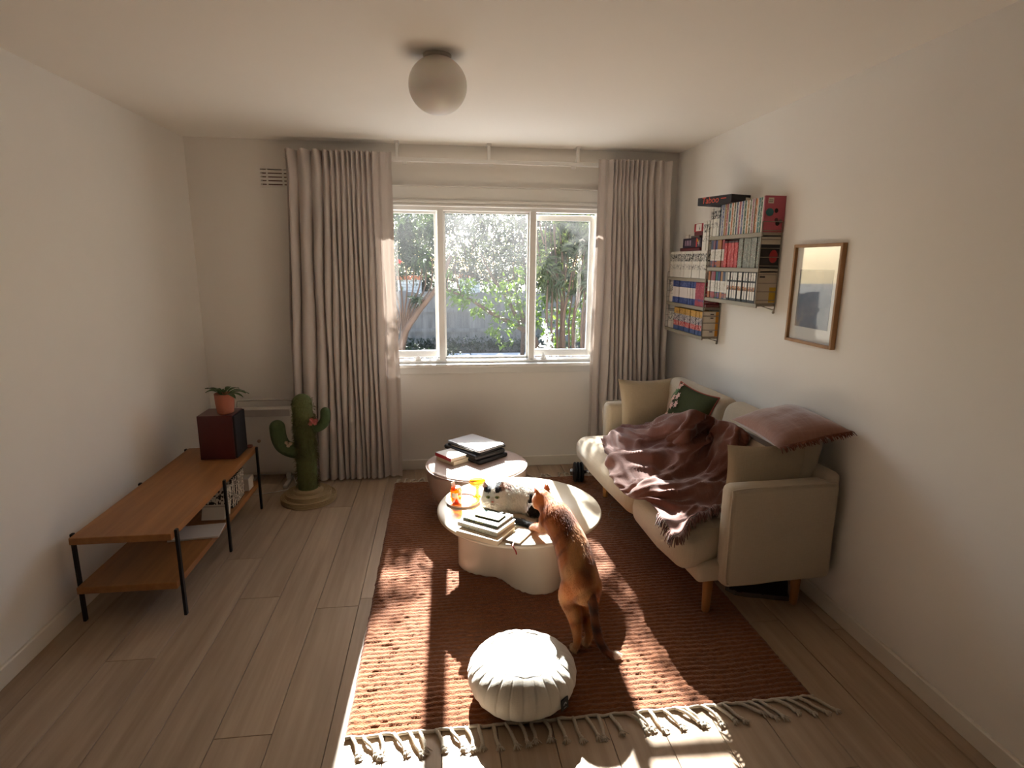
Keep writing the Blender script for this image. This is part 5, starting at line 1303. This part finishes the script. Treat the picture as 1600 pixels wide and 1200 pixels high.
# hind legs: thigh, knee, hock, paw
for s_, ft in ((-1, (.534, 2.055)), (1, (.592, 2.085))):
    h0 = hip+Vector((s_*.038, -.01, -.02))
    chain(q, [h0, h0+Vector((s_*.004, .022, -.075)), Vector((ft[0]+.004, ft[1]+.045, .155)), Vector((ft[0]+.004, ft[1]-.012, .098)), Vector((ft[0], ft[1]-.006, .05)), Vector((ft[0]-.002, ft[1]+.008, RT+.018))], [.052, .046, .032, .019, .0155, .016], 12, 22)
    q.ell((ft[0]-.003, ft[1]+.018, RT+.013), (.018, .03, .013))
def coat_g(p):
    ax = Vector((-.0, .0, 0)); v = p-hip; dr = (sho-hip).normalized(); t = v.dot(dr)/(sho-hip).length
    light, or_, dk = rgb(220, 160, 100), rgb(188, 110, 54), rgb(84, 44, 26)
    base = or_
    # dark saddle along the spine
    c = hip+(sho-hip)*min(max(t, 0), 1); w = p-c; side = w.x+.02*nz3(p.z*14, p.y*9)
    up = Vector((0, -.65, .75)); back = smst(.0, .06, w.dot(up))
    sad = back*math.exp(-((side-.014)/.04)**2)*smst(-.35, .0, t)*smst(1.12, .8, t)
    base = lerp3(base, dk, .85*sad)
    st = .5+.5*math.sin((t*22)+4*nz3(p.x*12, p.y*9, p.z*9)); base = lerp3(base, dk, .5*smst(.6, .95, st)*(1-sad))
    base = lerp3(base, light, .75*smst(.42, .66, .5+.5*nz3(p.x*11, p.y*11, p.z*11+4)))
    if p.z < .20 and p.y < 2.2: base = lerp3(base, rgb(200, 146, 96), .5*(.5+.5*math.sin(p.z*120)))
    if p.z < .05: base = lerp3(base, rgb(222, 190, 150), .5)
    hd = (p-gh).length
    if hd < .075:
        base = lerp3(rgb(206, 128, 66), rgb(150, 84, 44), .7*smst(.7, .95, .5+.5*math.sin((p-gh).dot(sdir)*190)))
        if (p-gh).dot(fdir) > .02 and (p-gh).dot(udir) < .0: base = rgb(232, 206, 176)
        if (p-gh).dot(udir) > .045: base = rgb(206, 128, 66)
    return base
gb = remesh('body', q, gc_, FUR, .0052, 5, coat_g)
# tail, on the rug at its tip
tp = [(.590, 2.085, .282), (.600, 2.045, .235), (.606, 2.02, .165), (.622, 2.005, .10), (.650, 2.0, .05), (.680, 2.005, RT+.016), (.708, 2.012, RT+.013)]
def coat_t(p): return lerp3(lerp3(rgb(120, 66, 34), rgb(70, 40, 26), .5+.5*math.sin(p.z*90)), rgb(226, 206, 184), smst(.67, .69, p.x))
q = MB(); chain(q, tp, [.022, .019, .018, .0175, .0165, .0155, .009], 12, 40); gt = remesh('tail', q, gc_, FUR, .005, 3, coat_t)
flow_g = lambda p, nn: Vector((.1, -.55, -.75))
fur(gc_, gb, FUR, 15000, coat_g, lambda p: .011 if (p-gh).length > .075 else .006, .0008, flow_g, .32)
fur(gc_, gt, FUR, 2200, coat_t, .012, .0008, lambda p, nn: Vector((.4, -.2, -.8)), .35)
for s_ in (-1, 1):
    q = MB(); b_ = gh+sdir*s_*.032+udir*.046+fdir*.004; q.add([b_-sdir*s_*.012, b_+sdir*s_*.015, b_+udir*.024+sdir*s_*.008], [(0, 1, 2)])
    q.build('inner_ear', simple('ear_pink', rgb(206, 142, 116), .6), gc_, world=True)
EYE = simple('eye_amber', rgb(150, 120, 40), .1); PUP = simple('pupil', rgb(12, 12, 12), .1)
for s_ in (-1, 1):
    e = MB().ell(gh+fdir*.040+sdir*s_*.019+udir*.010, (.0075,)*3, 12, 8).build('eye', EYE, gc_, True, world=True)
MB().ell(gh+fdir*.061-udir*.006, (.005, .005, .004), 10, 6).build('nose', simple('nose_pink', rgb(196, 120, 110), .4), gc_, True, world=True)
def whisk(parent, c, f_, s_, u, col, n=6, L=.055):
    q = MB()
    for k in range(n):
        for sg in (-1, 1):
            a = c+s_*sg*.012+f_*.008; d = (s_*sg*1.0+f_*(.25+.1*k)+u*(.22*(k-n/2)*.5-.1)).normalized(); q.tube([a, a+d*L*.5, a+d*L+u*-.008], [.0005, .0004, .0002], 3)
    q.build('whiskers', simple('whisker', rgb(235, 230, 225), .4), parent, world=True)
whisk(gc_, gh+fdir*.04-udir*.012, fdir, sdir, udir, None)

# --- white and black cat lying on the table
wh = Vector((.258, 2.752, .432))
wc = thing('cat', 'fluffy white cat with black patches lying on the coffee table', 'cat', (.39, 2.76, TZ))
ax = Vector((.235, -.105, 0)).normalized(); sx_ = Vector((ax.y, -ax.x, 0))     # sx_ points towards the camera side
if sx_.y > 0: sx_ = -sx_
wb = Vector((.400, 2.772, TZ))
WM = Matrix((ax, -sx_, Vector((0, 0, 1)))).transposed().to_4x4()
q = MB()
q.ell(wb+Vector((0, 0, .073)), (.150, .092, .074), 28, 16, WM); q.ell(wb+ax*.075+Vector((0, 0, .073)), (.088, .100, .076), 24, 14, WM)
q.ell(wb-ax*.085+Vector((0, 0, .066)), (.075, .080, .067), 24, 14, WM); q.ell(wb+ax*.09+sx_*.055+Vector((0, 0, .045)), (.07, .045, .045), 20, 12, WM)
chain(q, [wb-ax*.09+Vector((0, 0, .075)), wh-Vector((0, 0, .02))-ax*-.02, wh], [.065, .052, .046])
chain(q, [wb-ax*.07+sx_*.04+Vector((0, 0, .03)), wb-ax*.13+sx_*.07+Vector((0, 0, .02)), wb-ax*.155+sx_*.085+Vector((0, 0, .017))], [.03, .02, .017], 12, 14)
wf = Vector((-.16, -.97, .0)).normalized(); wsd = wf.cross(Vector((0, 0, 1))).normalized(); wu = wsd.cross(wf); HS = 1.17
q.ell(wh, (.052*HS, .047*HS, .045*HS)); q.ell(wh+(wf*.034-wu*.013)*HS, (.024*HS, .022*HS, .019*HS))
for s_ in (-1, 1):
    q.ell(wh+(wf*.010+wsd*s_*.028-wu*.016)*HS, (.028*HS,)*3); ear(q, wh+(wsd*s_*.031+wu*.033-wf*.004)*HS, wsd*s_, wu, wf, .036*HS, .021*HS)
wh_c, bk_c, tan_c = rgb(236, 230, 220), rgb(24, 22, 24), rgb(150, 120, 104)
def coat_w(p):
    h = p-wh
    if h.length < .1:
        uu, ss, f_ = h.dot(wu)/HS, h.dot(wsd)/HS, h.dot(wf)/HS
        if uu > .024+.006*nz3(p.x*60, p.z*60) and abs(ss) > .008:
            return lerp3(bk_c, tan_c, smst(.028, .044, abs(ss)))
        if abs(ss) < .008 and uu < .012 and f_ > .03: return lerp3(wh_c, rgb(170, 150, 140), .5)
        return wh_c
    t = (p-wb).dot(ax)+.02*nz3(p.x*20, p.y*20, p.z*20)
    s2 = (p-wb).dot(sx_)
    if t > .062 and s2 > .035 and p.z < TZ+.125: return bk_c
    return wh_c
wbod = remesh('body', q, wc, FUR, .0055, 6, coat_w)
flow_w = lambda p, nn: Vector((ax.x*.5, ax.y*.5, -.8)) if (p-wh).length > .085 else -wf+Vector((0, 0, .2))
fur(wc, wbod, FUR, 15000, coat_w, lambda p: .020 if (p-wh).length > .085 else .007, .0010, flow_w, .38, lambda p: (p-wh).dot(wf) > .042*HS and abs((p-wh).dot(wsd)) < .034*HS, .35)
q = MB(); t0 = flo(803, 812, TZ+.018); t1 = flo(836, 823, TZ+.016)
chain(q, [wb+ax*.15+sx_*.02+Vector((0, 0, .03)), t1+Vector((.03, .03, .0)), t1, (t0+t1)/2+Vector((0, 0, .002)), t0], [.022, .02, .018, .0165, .012], 12, 30)
wt = remesh('tail', q, wc, FUR, .005, 3, lambda p: bk_c)
fur(wc, wt, FUR, 2200, lambda p: bk_c, .012, .0009, lambda p, nn: Vector((-.7, -.3, -.2)), .35)
for s_ in (-1, 1):
    ec = wh+(wf*.0425+wsd*s_*.0195+wu*.008)*HS
    e = MB().ell(ec, (.0105*HS, .006*HS, .0068*HS), 14, 8).build('eye', simple('eye_green', rgb(120, 124, 70), .1), wc, True, world=True)
    MB().ell(ec+wf*.0058*HS, (.0034, .0022, .0058), 10, 6).build('pupil', PUP, e, True, world=True)
    q = MB(); b_ = wh+(wsd*s_*.032+wu*.043+wf*.011)*HS; q.add([b_-wsd*s_*.010, b_+wsd*s_*.015, b_+wu*.024+wsd*s_*.008], [(0, 1, 2)]); q.build('inner_ear', simple('ear_dusk', rgb(176, 136, 124), .6), wc, world=True)
MB().ell(wh+(wf*.0565-wu*.007)*HS, (.0068, .005, .005), 10, 6).build('nose', simple('nose_pink', rgb(196, 120, 110), .4), wc, True, world=True)
q = MB(); mc_ = wh+(wf*.056-wu*.018)*HS
q.tube([mc_-wsd*.011-wu*.003, mc_-wsd*.005-wu*.005, mc_, mc_+wsd*.005-wu*.005, mc_+wsd*.011-wu*.003], .0014, 4); q.build('mouth', simple('mouth_dark', rgb(120, 84, 78), .6), wc, world=True)
whisk(wc, wh+(wf*.042-wu*.014)*HS, wf, wsd, wu, None)
